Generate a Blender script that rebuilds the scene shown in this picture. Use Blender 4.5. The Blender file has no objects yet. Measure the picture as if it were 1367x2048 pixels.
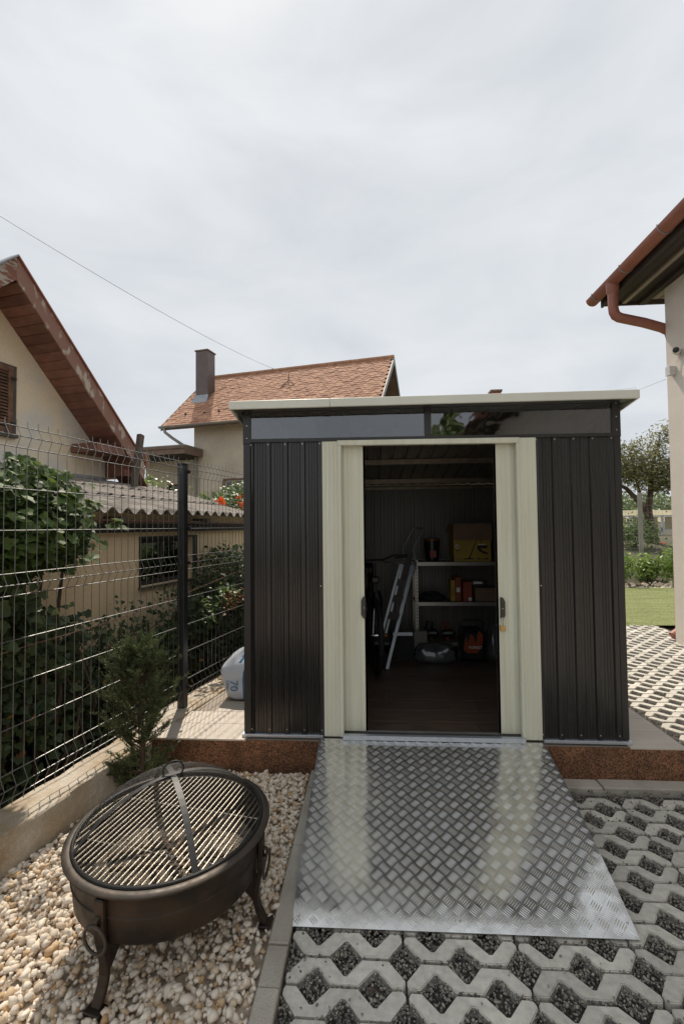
import bpy, bmesh, math, random
import numpy as np
from mathutils import Vector, Matrix

random.seed(7); RNG = np.random.default_rng(7)
R = math.radians
sc = bpy.context.scene
COL = sc.collection

# ------------------------------------------------------------------ camera, sky, sun, exposure
CAM_H = 1.64
YAW, PITCH, ROLL = 0.066727, math.atan(29.1 / 911.8), 0.010338
cd = bpy.data.cameras.new('camera'); cam = bpy.data.objects.new('camera', cd); COL.objects.link(cam)
fwd = Vector((-math.sin(YAW) * math.cos(PITCH), math.cos(YAW) * math.cos(PITCH), math.sin(PITCH)))
rgt = Vector((math.cos(YAW), math.sin(YAW), 0)); upv = rgt.cross(fwd)
r2 = rgt * math.cos(ROLL) - upv * math.sin(ROLL); u2 = upv * math.cos(ROLL) + rgt * math.sin(ROLL)
cam.matrix_world = Matrix(((r2.x, u2.x, -fwd.x, 0), (r2.y, u2.y, -fwd.y, 0), (r2.z, u2.z, -fwd.z, CAM_H), (0, 0, 0, 1)))
cd.sensor_fit = 'HORIZONTAL'; cd.sensor_width = 24.0; cd.lens = 16.008
cd.clip_start = 0.05; cd.clip_end = 1500
sc.camera = cam

SUN_AZ, SUN_EL = R(-15.5), R(54)          # azimuth from +Y, towards -X
w = bpy.data.worlds.new('World'); sc.world = w; w.use_nodes = True
nt = w.node_tree; nt.nodes.clear()
def N(t, **k):
    n = nt.nodes.new(t)
    for a, b in k.items(): setattr(n, a, b)
    return n
sky = N('ShaderNodeTexSky', sky_type='NISHITA', sun_disc=False)
sky.sun_elevation = SUN_EL; sky.sun_rotation = SUN_AZ
sky.dust_density = 2.0
tc = N('ShaderNodeTexCoord'); mp = N('ShaderNodeMapping'); mp.inputs['Scale'].default_value = (1.0, 1.0, 2.6)
mp.inputs['Rotation'].default_value = (0, R(12), R(20))
nz = N('ShaderNodeTexNoise'); nz.inputs['Scale'].default_value = 2.4; nz.inputs['Detail'].default_value = 7; nz.inputs['Roughness'].default_value = 0.52
nz.inputs['Distortion'].default_value = 0.35
cr = N('ShaderNodeValToRGB'); e = cr.color_ramp.elements
e[0].position = 0.32; e[0].color = (4.85, 5.15, 5.5, 1)
e[1].position = 0.64; e[1].color = (6.1, 6.32, 6.54, 1)
mx = N('ShaderNodeMix', data_type='RGBA'); mx.inputs[0].default_value = 0.96
bg = N('ShaderNodeBackground'); bg.inputs['Strength'].default_value = 0.1
out = N('ShaderNodeOutputWorld')
L = nt.links.new
L(tc.outputs['Generated'], mp.inputs['Vector']); L(mp.outputs[0], nz.inputs['Vector']); L(nz.outputs['Fac'], cr.inputs[0])
L(sky.outputs[0], mx.inputs[6]); L(cr.outputs[0], mx.inputs[7]); L(mx.outputs[2], bg.inputs['Color']); L(bg.outputs[0], out.inputs[0])

sd = bpy.data.lights.new('sun', 'SUN'); sd.energy = 3.4; sd.angle = R(0.9); sd.color = (1.0, 0.90, 0.77)
so = bpy.data.objects.new('sun', sd); COL.objects.link(so)
tosun = Vector((math.sin(SUN_AZ) * math.cos(SUN_EL), math.cos(SUN_AZ) * math.cos(SUN_EL), math.sin(SUN_EL)))
so.rotation_euler = tosun.to_track_quat('Z', 'Y').to_euler(); so.location = (-3, 12, 18)

vs = sc.view_settings
vs.view_transform = 'Standard'; vs.look = 'None'; vs.gamma = 1.0; vs.use_curve_mapping = False
vs.exposure = 0.38
sc.cycles.max_bounces = 10; sc.cycles.transparent_max_bounces = 24; sc.cycles.sample_clamp_indirect = 4.0

# ------------------------------------------------------------------ materials
MATS = {}
def mat(name, col, rough=0.6, metal=0.0, col2=None, scale=8.0, stretch=(1, 1, 1), lohi=(0.3, 0.7), bump=0.0, bscale=60.0,
        bstretch=(1, 1, 1), spec=0.5, rand=0.0, detail=6.0, coat=0.0, tint=False, transl=0.0, rvar=0.0, fine=0.0, fscale=200.0):
    """procedural material: colour broken up by noise, optional fine grain, bump and per-object or per-piece tint"""
    m = bpy.data.materials.new(name); m.use_nodes = True; t = m.node_tree; nd = t.nodes; lk = t.links.new
    bs = nd['Principled BSDF']; bs.inputs['Roughness'].default_value = rough; bs.inputs['Metallic'].default_value = metal
    bs.inputs['Specular IOR Level'].default_value = spec
    if coat: bs.inputs['Coat Weight'].default_value = coat; bs.inputs['Coat Roughness'].default_value = 0.08
    tcn = nd.new('ShaderNodeTexCoord'); mpn = nd.new('ShaderNodeMapping'); mpn.inputs['Scale'].default_value = stretch
    nn = nd.new('ShaderNodeTexNoise'); nn.inputs['Scale'].default_value = scale; nn.inputs['Detail'].default_value = detail
    lk(tcn.outputs['Object'], mpn.inputs['Vector']); lk(mpn.outputs[0], nn.inputs['Vector'])
    rp = nd.new('ShaderNodeValToRGB'); rp.color_ramp.elements[0].position = lohi[0]; rp.color_ramp.elements[1].position = lohi[1]
    c2 = col2 if col2 else tuple(c * 0.78 for c in col)
    rp.color_ramp.elements[0].color = (*c2, 1); rp.color_ramp.elements[1].color = (*col, 1)
    fac = nn.outputs['Fac']
    if tint:
        at = nd.new('ShaderNodeAttribute'); at.attribute_name = 'tint'
        ad = nd.new('ShaderNodeMath'); ad.operation = 'MULTIPLY_ADD'; ad.inputs[1].default_value = 0.35
        lk(nn.outputs['Fac'], ad.inputs[0]); 
        sb = nd.new('ShaderNodeMath'); sb.operation = 'MULTIPLY'; sb.inputs[1].default_value = 0.8
        lk(at.outputs['Fac'], sb.inputs[0]); lk(sb.outputs[0], ad.inputs[2]); fac = ad.outputs[0]
    lk(fac, rp.inputs[0]); cur = rp.outputs[0]
    def mul(cur, val):
        h = nd.new('ShaderNodeHueSaturation'); lk(cur, h.inputs['Color']); lk(val, h.inputs['Value']); return h.outputs[0]
    if rand:
        oi = nd.new('ShaderNodeObjectInfo'); mr = nd.new('ShaderNodeMapRange')
        mr.inputs[3].default_value = 1 - rand; mr.inputs[4].default_value = 1 + rand
        lk(oi.outputs['Random'], mr.inputs[0]); cur = mul(cur, mr.outputs[0])
    if fine:
        fn = nd.new('ShaderNodeTexNoise'); fn.inputs['Scale'].default_value = fscale; fn.inputs['Detail'].default_value = 2
        lk(tcn.outputs['Object'], fn.inputs['Vector']); mr = nd.new('ShaderNodeMapRange')
        mr.inputs[1].default_value = 0.3; mr.inputs[2].default_value = 0.7
        mr.inputs[3].default_value = 1 - fine; mr.inputs[4].default_value = 1 + fine
        lk(fn.outputs['Fac'], mr.inputs[0]); cur = mul(cur, mr.outputs[0])
    lk(cur, bs.inputs['Base Color'])
    if rvar:
        rn = nd.new('ShaderNodeMapRange'); rn.inputs[3].default_value = max(0.02, rough - rvar); rn.inputs[4].default_value = rough + rvar
        rn.inputs[1].default_value = 0.3; rn.inputs[2].default_value = 0.7
        n3 = nd.new('ShaderNodeTexNoise'); n3.inputs['Scale'].default_value = scale * 2.3; lk(mpn.outputs[0], n3.inputs['Vector'])
        lk(n3.outputs['Fac'], rn.inputs[0]); lk(rn.outputs[0], bs.inputs['Roughness'])
    if bump:
        m2 = nd.new('ShaderNodeMapping'); m2.inputs['Scale'].default_value = bstretch; lk(tcn.outputs['Object'], m2.inputs['Vector'])
        bn = nd.new('ShaderNodeTexNoise'); bn.inputs['Scale'].default_value = bscale; bn.inputs['Detail'].default_value = 4
        lk(m2.outputs[0], bn.inputs['Vector'])
        bp = nd.new('ShaderNodeBump'); bp.inputs['Strength'].default_value = bump; bp.inputs['Distance'].default_value = 0.01
        lk(bn.outputs['Fac'], bp.inputs['Height']); lk(bp.outputs[0], bs.inputs['Normal'])
    if transl:
        tr = nd.new('ShaderNodeBsdfTranslucent'); ms = nd.new('ShaderNodeMixShader'); ms.inputs[0].default_value = transl
        hs = nd.new('ShaderNodeHueSaturation'); hs.inputs['Value'].default_value = 1.5; hs.inputs['Saturation'].default_value = 1.1; hs.inputs['Hue'].default_value = 0.48
        lk(cur, hs.inputs['Color']); lk(hs.outputs[0], tr.inputs['Color'])
        lk(bs.outputs[0], ms.inputs[1]); lk(tr.outputs[0], ms.inputs[2]); lk(ms.outputs[0], nd['Material Output'].inputs[0])
    MATS[name] = m
    return m

def pane_mat(name, tintc, gloss, rough=0.02):
    m = bpy.data.materials.new(name); m.use_nodes = True; t = m.node_tree; nd = t.nodes; lk = t.links.new; nd.clear()
    o = nd.new('ShaderNodeOutputMaterial'); a = nd.new('ShaderNodeBsdfTransparent'); a.inputs[0].default_value = (*tintc, 1)
    g = nd.new('ShaderNodeBsdfGlossy'); g.inputs['Roughness'].default_value = rough; g.inputs[0].default_value = (0.95, 0.97, 1, 1)
    fr = nd.new('ShaderNodeFresnel'); fr.inputs[0].default_value = 1.5
    mr = nd.new('ShaderNodeMapRange'); mr.inputs[3].default_value = gloss; mr.inputs[4].default_value = 1.0; lk(fr.outputs[0], mr.inputs[0])
    tcn = nd.new('ShaderNodeTexCoord'); bn = nd.new('ShaderNodeTexNoise'); bn.inputs['Scale'].default_value = 5.0
    lk(tcn.outputs['Object'], bn.inputs['Vector']); bp = nd.new('ShaderNodeBump'); bp.inputs['Strength'].default_value = 0.12; bp.inputs['Distance'].default_value = 0.02
    lk(bn.outputs['Fac'], bp.inputs['Height']); lk(bp.outputs[0], g.inputs['Normal'])
    mxs = nd.new('ShaderNodeMixShader'); lk(mr.outputs[0], mxs.inputs[0]); lk(a.outputs[0], mxs.inputs[1]); lk(g.outputs[0], mxs.inputs[2])
    lk(mxs.outputs[0], o.inputs[0]); MATS[name] = m
    return m

mat('soil', (0.10, 0.085, 0.055), 0.95, col2=(0.05, 0.06, 0.025), scale=0.6, bump=0.6, bscale=9)
mat('lawn', (0.23, 0.245, 0.095), 0.9, col2=(0.115, 0.15, 0.045), scale=2.2, stretch=(0.5, 3, 1), bump=0.6, bscale=70, fine=0.3, fscale=60)
mat('gravel_bed', (0.075, 0.072, 0.066), 0.95, scale=30, bump=1.0, bscale=70, fine=0.5, fscale=90)
mat('gravel_dark', (0.38, 0.34, 0.285), 0.85, col2=(0.095, 0.09, 0.084), scale=60, tint=True, lohi=(0.25, 0.95))
mat('pebble', (0.81, 0.72, 0.60), 0.75, col2=(0.50, 0.31, 0.14), scale=16, tint=True, lohi=(0.14, 0.52), bump=0.25, bscale=70)
mat('pebble_bed', (0.42, 0.34, 0.26), 0.95, scale=40, bump=0.8, bscale=60)
mat('paver', (0.65, 0.62, 0.55), 0.9, col2=(0.50, 0.475, 0.42), scale=5, bump=0.35, bscale=160, rand=0.13, fine=0.12, fscale=38)
mat('yard_paving', (0.50, 0.475, 0.42), 0.9, col2=(0.20, 0.19, 0.17), scale=6, lohi=(0.38, 0.55), bump=0.4, bscale=20)
mat('kerb', (0.53, 0.49, 0.42), 0.92, col2=(0.38, 0.345, 0.29), scale=7, bump=0.4, bscale=120, rand=0.06, fine=0.1)
mat('mosaic', (0.36, 0.165, 0.078), 0.75, col2=(0.04, 0.022, 0.013), scale=150, lohi=(0.36, 0.66), detail=2, bump=0.9, bscale=190, fine=0.30, fscale=7)
mat('tile_beige', (0.58, 0.51, 0.43), 0.55, col2=(0.51, 0.44, 0.365), scale=3, stretch=(1, 8, 1), rand=0.05, bump=0.05, bscale=60)
mat('grout', (0.40, 0.34, 0.28), 0.9)
mat('tile_wood', (0.14, 0.095, 0.068), 0.40, col2=(0.06, 0.042, 0.032), scale=4, stretch=(1.2, 14, 1), rand=0.15, bump=0.08, bscale=30, bstretch=(1, 10, 1))
mat('sheet', (0.021, 0.0195, 0.0185), 0.24, scale=30, stretch=(1, 1, 0.02), bump=0.16, bscale=38, bstretch=(1, 1, 0.006), rvar=0.09, spec=0.55)
mat('sheet_lit', (0.165, 0.155, 0.135), 0.38, scale=30, stretch=(1, 1, 0.02), bump=0.10, bscale=45, bstretch=(1, 1, 0.004))  # wall sheet copy made paler, with the interior light put into its colour
mat('frame_dark', (0.026, 0.024, 0.023), 0.35, spec=0.5, bump=0.05)
mat('cream', (0.71, 0.71, 0.58), 0.40, col2=(0.61, 0.60, 0.48), scale=18, stretch=(1, 1, 0.06), bump=0.05, bscale=60, bstretch=(1, 1, 0.01))
mat('cream_trim', (0.72, 0.72, 0.63), 0.4, col2=(0.66, 0.66, 0.575), scale=3)
mat('galv', (0.62, 0.66, 0.72), 0.42, metal=0.7, col2=(0.52, 0.56, 0.62), scale=40, bump=0.05)
mat('alu', (0.76, 0.76, 0.745), 0.145, metal=0.86, col2=(0.56, 0.555, 0.53), scale=4.5, lohi=(.34, .6), rvar=0.08, bump=0.03, bscale=18)
mat('alu_bar', (0.93, 0.91, 0.86), 0.33, metal=0.85, scale=20)
mat('screw', (0.75, 0.74, 0.70), 0.3, metal=1.0)
mat('track', (0.30, 0.30, 0.29), 0.35, metal=0.8)
mat('handle_brown', (0.045, 0.035, 0.028), 0.4)
mat('brass', (0.62, 0.38, 0.12), 0.35, metal=0.9)
mat('chrome', (0.8, 0.8, 0.8), 0.15, metal=1.0)
mat('wire_green', (0.27, 0.27, 0.265), 0.42, metal=0.92)
mat('post_green', (0.028, 0.030, 0.031), 0.42, bump=0.04)
mat('concrete', (0.56, 0.51, 0.43), 0.95, col2=(0.38, 0.285, 0.18), scale=4, bump=0.9, bscale=30, fine=0.15, fscale=120)
mat('bronze_iron', (0.058, 0.037, 0.024), 0.50, metal=0.45, col2=(0.020, 0.016, 0.013), scale=6, lohi=(.38, .66), rvar=0.12, bump=0.12, bscale=40)
mat('bronze_rim', (0.075, 0.058, 0.044), 0.5, metal=0.4, col2=(0.045, 0.037, 0.03), scale=9, rvar=0.1, bump=0.1, bscale=40)
mat('black_iron', (0.022, 0.021, 0.02), 0.45, metal=0.3, bump=0.05)
mat('mesh_wire', (0.06, 0.055, 0.05), 0.45, metal=0.4)
mat('strap', (0.05, 0.05, 0.05), 0.52, metal=0.3)
mat('chrome_grate', (0.72, 0.66, 0.56), 0.36, metal=1.0, scale=10)
mat('ash', (0.22, 0.18, 0.14), 0.95, col2=(0.022, 0.02, 0.018), scale=9, lohi=(0.35, 0.6), bump=1.0, bscale=30)
mat('charred', (0.05, 0.04, 0.032), 0.9, col2=(0.15, 0.09, 0.05), scale=12, bump=0.6, bscale=30)
mat('bark', (0.11, 0.075, 0.05), 0.95, col2=(0.05, 0.035, 0.025), scale=14, stretch=(1, 1, 0.3), bump=0.9, bscale=25)
mat('yew_leaf', (0.115, 0.15, 0.06), 0.5, col2=(0.03, 0.05, 0.024), scale=5, tint=True, transl=0.25)
mat('ivy_leaf', (0.125, 0.19, 0.055), 0.55, spec=0.25, col2=(0.035, 0.062, 0.024), scale=3, tint=True, lohi=(0.2, 0.95), transl=0.28)
mat('ivy_dark', (0.105, 0.145, 0.058), 0.5, spec=0.3, col2=(0.032, 0.052, 0.025), scale=3, tint=True, lohi=(0.2, 0.95), transl=0.25)
mat('ivy_autumn', (0.32, 0.16, 0.04), 0.6, col2=(0.15, 0.07, 0.03), scale=6, tint=True, transl=0.3)
mat('vine_leaf', (0.16, 0.24, 0.06), 0.45, col2=(0.05, 0.09, 0.025), scale=3, tint=True, transl=0.3)
mat('flower_orange', (0.75, 0.22, 0.03), 0.5, col2=(0.55, 0.12, 0.02), scale=10, transl=0.3)
mat('flower_red', (0.70, 0.14, 0.05), 0.5, transl=0.3)
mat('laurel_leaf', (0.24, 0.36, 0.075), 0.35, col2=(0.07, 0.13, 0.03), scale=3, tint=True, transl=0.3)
mat('olive_leaf', (0.28, 0.28, 0.13), 0.55, spec=0.3, col2=(0.10, 0.105, 0.05), scale=2, tint=True, transl=0.25)
mat('far_leaf', (0.20, 0.27, 0.10), 0.6, col2=(0.08, 0.115, 0.045), scale=1, tint=True, transl=0.2)
mat('stucco_yellow', (0.84, 0.65, 0.41), 0.95, col2=(0.70, 0.53, 0.34), scale=2.6, stretch=(1, 1, .5), bump=0.4, bscale=45, fine=0.10, fscale=90)
mat('stucco_cream', (0.84, 0.715, 0.53), 0.95, col2=(0.70, 0.665, 0.60), scale=1.6, lohi=(0.40, 0.58), bump=0.4, bscale=40, fine=0.08, fscale=70)
mat('stucco_grey', (0.60, 0.545, 0.44), 0.95, col2=(0.46, 0.41, 0.33), scale=1.2, bump=0.5, bscale=18, fine=0.10, fscale=30)
mat('render_white', (0.74, 0.675, 0.60), 0.9, scale=2, col2=(0.68, 0.615, 0.545), bump=0.35, bscale=110, fine=0.05, fscale=120)
mat('asbestos', (0.33, 0.29, 0.25), 0.95, col2=(0.11, 0.095, 0.08), scale=4.2, stretch=(1, 1, 1), bump=0.5, bscale=40, fine=0.12)
mat('rust', (0.24, 0.13, 0.08), 0.8, col2=(0.12, 0.07, 0.05), scale=12)
mat('grey_wood', (0.14, 0.115, 0.09), 0.9, col2=(0.06, 0.05, 0.04), scale=6, stretch=(6, 6, 0.6), bump=0.3, bscale=30)
mat('dark_board', (0.05, 0.045, 0.04), 0.8, col2=(0.03, 0.025, 0.022), scale=5)
mat('soffit_wood', (0.27, 0.125, 0.085), 0.75, col2=(0.18, 0.082, 0.058), scale=5, stretch=(1, 1, 3), rand=0.30, bump=0.15, bscale=20)
mat('barge_paint', (0.27, 0.142, 0.105), 0.8, col2=(0.46, 0.39, 0.32), scale=7, stretch=(1.0, 1.0, .5), lohi=(0.40, 0.47), bump=0.4, bscale=20, detail=9)
mat('barge_worn', (0.21, 0.085, 0.055), 0.85, col2=(0.38, 0.34, 0.29), scale=5, stretch=(1, 1, 4), lohi=(0.46, 0.55), bump=0.5, bscale=20, detail=9)
mat('shutter_wood', (0.24, 0.125, 0.075), 0.8, col2=(0.08, 0.042, 0.028), scale=8, rand=0.12, bump=0.2)
mat('tin', (0.36, 0.38, 0.40), 0.55, metal=0.4, scale=6)
mat('roof_tile', (0.46, 0.25, 0.155), 0.9, col2=(0.31, 0.155, 0.095), scale=1.3, tint=True, lohi=(0.2, 0.9), bump=0.2)
mat('ridge_tile', (0.44, 0.24, 0.15), 0.9, rand=0.12)
mat('zinc', (0.30, 0.29, 0.27), 0.6, metal=0.3, scale=4)
mat('chimney_clad', (0.15, 0.12, 0.11), 0.45, metal=0.4, scale=3)
mat('brick_red', (0.36, 0.12, 0.07), 0.9, scale=15)
mat('brown_fascia', (0.22, 0.155, 0.115), 0.8, col2=(0.15, 0.10, 0.078), scale=4)
mat('window_dark', (0.02, 0.022, 0.022), 0.12, spec=0.8)
mat('window_frame', (0.55, 0.52, 0.47), 0.7)
mat('gutter_red', (0.33, 0.125, 0.088), 0.5, col2=(0.27, 0.10, 0.07), scale=4, spec=0.5)
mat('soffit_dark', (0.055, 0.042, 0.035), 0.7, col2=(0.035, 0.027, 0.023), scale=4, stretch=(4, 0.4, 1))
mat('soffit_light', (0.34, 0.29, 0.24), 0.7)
mat('white_plastic', (0.72, 0.71, 0.69), 0.4)
mat('black_plastic', (0.012, 0.012, 0.013), 0.35)
mat('bag_white', (0.74, 0.76, 0.80), 0.28, col2=(0.66, 0.69, 0.74), scale=4, bump=0.5, bscale=9, transl=0.12)
mat('bag_blue', (0.008, 0.17, 0.40), 0.3, scale=6, bump=0.3, bscale=9)
mat('cable', (0.02, 0.02, 0.02), 0.6)
mat('ladder_alu', (0.30, 0.32, 0.34), 0.42, metal=0.85)
mat('shelf_steel', (0.42, 0.40, 0.37), 0.4, metal=0.8)
mat('mdf', (0.14, 0.10, 0.07), 0.8)
mat('box_yellow', (0.36, 0.25, 0.03), 0.6, scale=5)
mat('cardboard', (0.20, 0.13, 0.085), 0.85, scale=6)
mat('box_red', (0.26, 0.04, 0.018), 0.5)
mat('print_white', (0.7, 0.7, 0.68), 0.6)
mat('print_black', (0.012, 0.012, 0.012), 0.6)
mat('clear_plastic', (0.085, 0.088, 0.086), 0.16, col2=(0.06, 0.06, 0.06), scale=9, bump=0.7, bscale=14, spec=0.9)
mat('tool_orange', (0.24, 0.048, 0.012), 0.4)
mat('rubber', (0.014, 0.014, 0.015), 0.75, bump=0.2)
mat('bike_black', (0.014, 0.015, 0.017), 0.3, spec=0.6)
mat('reflector', (0.9, 0.33, 0.02), 0.3)
mat('rail_white', (0.55, 0.56, 0.58), 0.6)
mat('field', (0.36, 0.30, 0.20), 0.95, col2=(0.26, 0.235, 0.13), scale=0.25)
pane_mat('acrylic', (0.46, 0.48, 0.50), 0.105, 0.025)
pane_mat('house_glass', (0.35, 0.36, 0.33), 0.10, 0.03)

# ------------------------------------------------------------------ geometry helpers
FA = R(12.5); FU = Vector((math.sin(FA), math.cos(FA), 0)); FN = Vector((-math.cos(FA), math.sin(FA), 0))
def F(s, p, z):
    """neighbour plot frame: s along the boundary fence, p square to it, away from us"""
    return (s * FU.x + p * FN.x, s * FU.y + p * FN.y, z)
def I3(x, y, z): return (x, y, z)

class MB:
    def __init__(self, fr=I3): self.v = []; self.f = []; self.fr = fr
    def add(self, vs, fs):
        b = len(self.v); self.v += [self.fr(*p) for p in vs]; self.f += [tuple(i + b for i in f) for f in fs]; return self
    def box(self, x0, x1, y0, y1, z0, z1):
        return self.add([(x0, y0, z0), (x1, y0, z0), (x1, y1, z0), (x0, y1, z0), (x0, y0, z1), (x1, y0, z1), (x1, y1, z1), (x0, y1, z1)],
                        [(0, 3, 2, 1), (4, 5, 6, 7), (0, 1, 5, 4), (1, 2, 6, 5), (2, 3, 7, 6), (3, 0, 4, 7)])
    def prism(self, poly, axis, a, b):
        """poly: 2-D outline; axis: the extruded one (0: (a,u,v), 1: (u,a,v), 2: (u,v,a))"""
        def mk(q, t): return (t, q[0], q[1]) if axis == 0 else ((q[0], t, q[1]) if axis == 1 else (q[0], q[1], t))
        n = len(poly)
        return self.add([mk(q, a) for q in poly] + [mk(q, b) for q in poly],
                        [tuple(range(n))[::-1], tuple(range(n, 2 * n))] + [(i, (i + 1) % n, n + (i + 1) % n, n + i) for i in range(n)])
    def tube(self, pts, r, n=6, cap=True):
        pts = [Vector(p) for p in pts]; k = len(pts); rr = r if hasattr(r, '__len__') else [r] * k
        vs = []; up = None
        for i, p in enumerate(pts):
            t = (pts[min(i + 1, k - 1)] - pts[max(i - 1, 0)]).normalized()
            if up is None or abs(up.dot(t)) > 0.97: up = Vector((0, 0, 1)) if abs(t.z) < 0.9 else Vector((1, 0, 0))
            a = t.cross(up).normalized(); b = a.cross(t).normalized(); up = b
            for j in range(n):
                q = 2 * math.pi * j / n; vs.append(tuple(p + (a * math.cos(q) + b * math.sin(q)) * rr[i]))
        fs = [(i * n + j, i * n + (j + 1) % n, (i + 1) * n + (j + 1) % n, (i + 1) * n + j) for i in range(k - 1) for j in range(n)]
        if cap: fs += [tuple(range(n))[::-1], tuple(range((k - 1) * n, k * n))]
        return self.add(vs, fs)
    def band(self, pts, wdir, w, th):
        """flat strap along pts: width w along wdir (one vector or per point), thickness th"""
        pts = [Vector(p) for p in pts]; k = len(pts); vs = []
        for i, p in enumerate(pts):
            t = (pts[min(i + 1, k - 1)] - pts[max(i - 1, 0)]).normalized()
            wd = Vector(wdir).normalized(); nn = t.cross(wd).normalized()
            for a, b in ((-1, -1), (1, -1), (1, 1), (-1, 1)): vs.append(tuple(p + wd * (a * w / 2) + nn * (b * th / 2)))
        fs = [(i * 4 + j, i * 4 + (j + 1) % 4, (i + 1) * 4 + (j + 1) % 4, (i + 1) * 4 + j) for i in range(k - 1) for j in range(4)]
        fs += [(3, 2, 1, 0), tuple(range((k - 1) * 4, k * 4))]
        return self.add(vs, fs)
    def lathe(self, prof, c, n=48, closed=False):
        vs = []; m = len(prof)
        for i in range(n):
            q = 2 * math.pi * i / n
            for r, z in prof: vs.append((c[0] + r * math.cos(q), c[1] + r * math.sin(q), c[2] + z))
        fs = []
        for i in range(n):
            for j in range(m if closed else m - 1):
                fs.append((i * m + j, ((i + 1) % n) * m + j, ((i + 1) % n) * m + (j + 1) % m, i * m + (j + 1) % m))
        return self.add(vs, fs)
    def mesh(self, name, smooth=False, bevel=0.0, ang=None, recalc=True):
        me = bpy.data.meshes.new(name); me.from_pydata(self.v, [], self.f)
        bm = bmesh.new(); bm.from_mesh(me)
        if recalc: bmesh.ops.recalc_face_normals(bm, faces=bm.faces)
        if bevel:
            es = [e for e in bm.edges if len(e.link_faces) == 2 and e.calc_face_angle(0) > 0.5]
            bmesh.ops.bevel(bm, geom=es, offset=bevel, segments=1, affect='EDGES', clamp_overlap=True)
        bm.to_mesh(me); bm.free()
        if smooth:
            me.polygons.foreach_set('use_smooth', [True] * len(me.polygons))
            me.set_sharp_from_angle(angle=R(40) if ang is None else R(ang))
        return me
    def build(self, name, m, parent=None, smooth=False, bevel=0.0, ang=None, recalc=True):
        return obj(name, self.mesh(name, smooth, bevel, ang, recalc), m, parent)

def obj(name, me, m, parent=None, loc=None):
    if m is not None and not me.materials: me.materials.append(MATS[m])
    o = bpy.data.objects.new(name, me); COL.objects.link(o)
    if loc is not None: o.location = loc
    setpar(o, parent)
    return o
def setpar(o, parent):
    if parent is not None:
        o.parent = parent
        if parent.type == 'EMPTY': o.matrix_parent_inverse = Matrix.Translation(-Vector(parent.location))
        elif parent.parent is None: o.matrix_parent_inverse = Matrix.Translation(-Vector(parent.location))
def tag(o, label, cat, group=None):
    o['label'] = label; o['category'] = cat
    if group: o['group'] = group
    return o
def thing(name, label, cat, loc=(0, 0, 0), group=None):
    o = bpy.data.objects.new(name, None); COL.objects.link(o); o.location = loc; o.empty_display_size = 0.1
    return tag(o, label, cat, group)
def struct(o): o['kind'] = 'structure'; return o
def stuff(o): o['kind'] = 'stuff'; return o

def np_mesh(name, V, Fc, m, parent=None, tint=None, smooth=False):
    """V (n,3), Fc (k,3|4) arrays -> one mesh object, with an optional per-vertex 'tint'"""
    me = bpy.data.meshes.new(name); n = len(V); k, c = Fc.shape
    me.vertices.add(n); me.vertices.foreach_set('co', np.ascontiguousarray(V, dtype=np.float32).ravel())
    me.loops.add(k * c); me.loops.foreach_set('vertex_index', np.ascontiguousarray(Fc, dtype=np.int32).ravel())
    me.polygons.add(k); me.polygons.foreach_set('loop_start', np.arange(0, k * c, c, dtype=np.int32))
    if smooth: me.polygons.foreach_set('use_smooth', np.ones(k, dtype=bool))
    me.update(calc_edges=True)
    if tint is not None:
        a = me.attributes.new('tint', 'FLOAT', 'POINT'); a.data.foreach_set('value', np.ascontiguousarray(tint, dtype=np.float32))
    return obj(name, me, m, parent)

def rand_rot(n, rng=RNG):
    q = rng.normal(size=(n, 4)); q /= np.linalg.norm(q, axis=1)[:, None]; a, b, c, d = q.T
    return np.stack([np.stack([1 - 2 * (c * c + d * d), 2 * (b * c - a * d), 2 * (b * d + a * c)], -1),
                     np.stack([2 * (b * c + a * d), 1 - 2 * (b * b + d * d), 2 * (c * d - a * b)], -1),
                     np.stack([2 * (b * d - a * c), 2 * (c * d + a * b), 1 - 2 * (b * b + c * c)], -1)], 1)
def frames(nrm, rng=RNG):
    """rotation matrices whose z column is nrm, spun at random"""
    nrm = nrm / np.linalg.norm(nrm, axis=1)[:, None]; t = rng.normal(size=nrm.shape)
    x = np.cross(t, nrm); x /= np.linalg.norm(x, axis=1)[:, None]; y = np.cross(nrm, x)
    return np.stack([x, y, nrm], -1)
def scatter(tv, tf, pos, rot, scl, tint=None):
    """copies of a template (tv, tf) joined: pos (n,3), rot (n,3,3), scl (n,) or (n,3)"""
    n = len(pos); m = len(tv)
    s = scl[:, None, None] if scl.ndim == 1 else scl[:, None, :]
    V = np.einsum('nij,nmj->nmi', rot, tv[None] * s) + pos[:, None, :]
    Fc = (tf[None] + (np.arange(n) * m)[:, None, None]).reshape(-1, tf.shape[1])
    return V.reshape(-1, 3), Fc, (np.repeat(tint, m) if tint is not None else None)
def ico(sub):
    bm = bmesh.new(); bmesh.ops.create_icosphere(bm, subdivisions=sub, radius=1.0)
    v = np.array([x.co[:] for x in bm.verts]); f = np.array([[q.index for q in p.verts] for p in bm.faces]); bm.free(); return v, f
LEAF_V = np.array([(0, -.5, 0), (.34, -.1, .07), (.22, .25, .05), (0, .5, -.06), (-.22, .25, .05), (-.34, -.1, .07), (0, 0, 0)], float)
LEAF_F = np.array([(0, 1, 6), (1, 2, 6), (2, 3, 6), (3, 4, 6), (4, 5, 6), (5, 0, 6)])
IVY_V = np.array([(0, -.42, 0), (.30, -.46, .03), (.50, -.08, .06), (.28, .04, .03), (.20, .30, .03), (0, .56, -.05),
                  (-.20, .30, .03), (-.28, .04, .03), (-.50, -.08, .06), (-.30, -.46, .03), (0, -.05, -.03)], float)
IVY_F = np.array([(i, (i + 1) % 10, 10) for i in range(10)])
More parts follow.
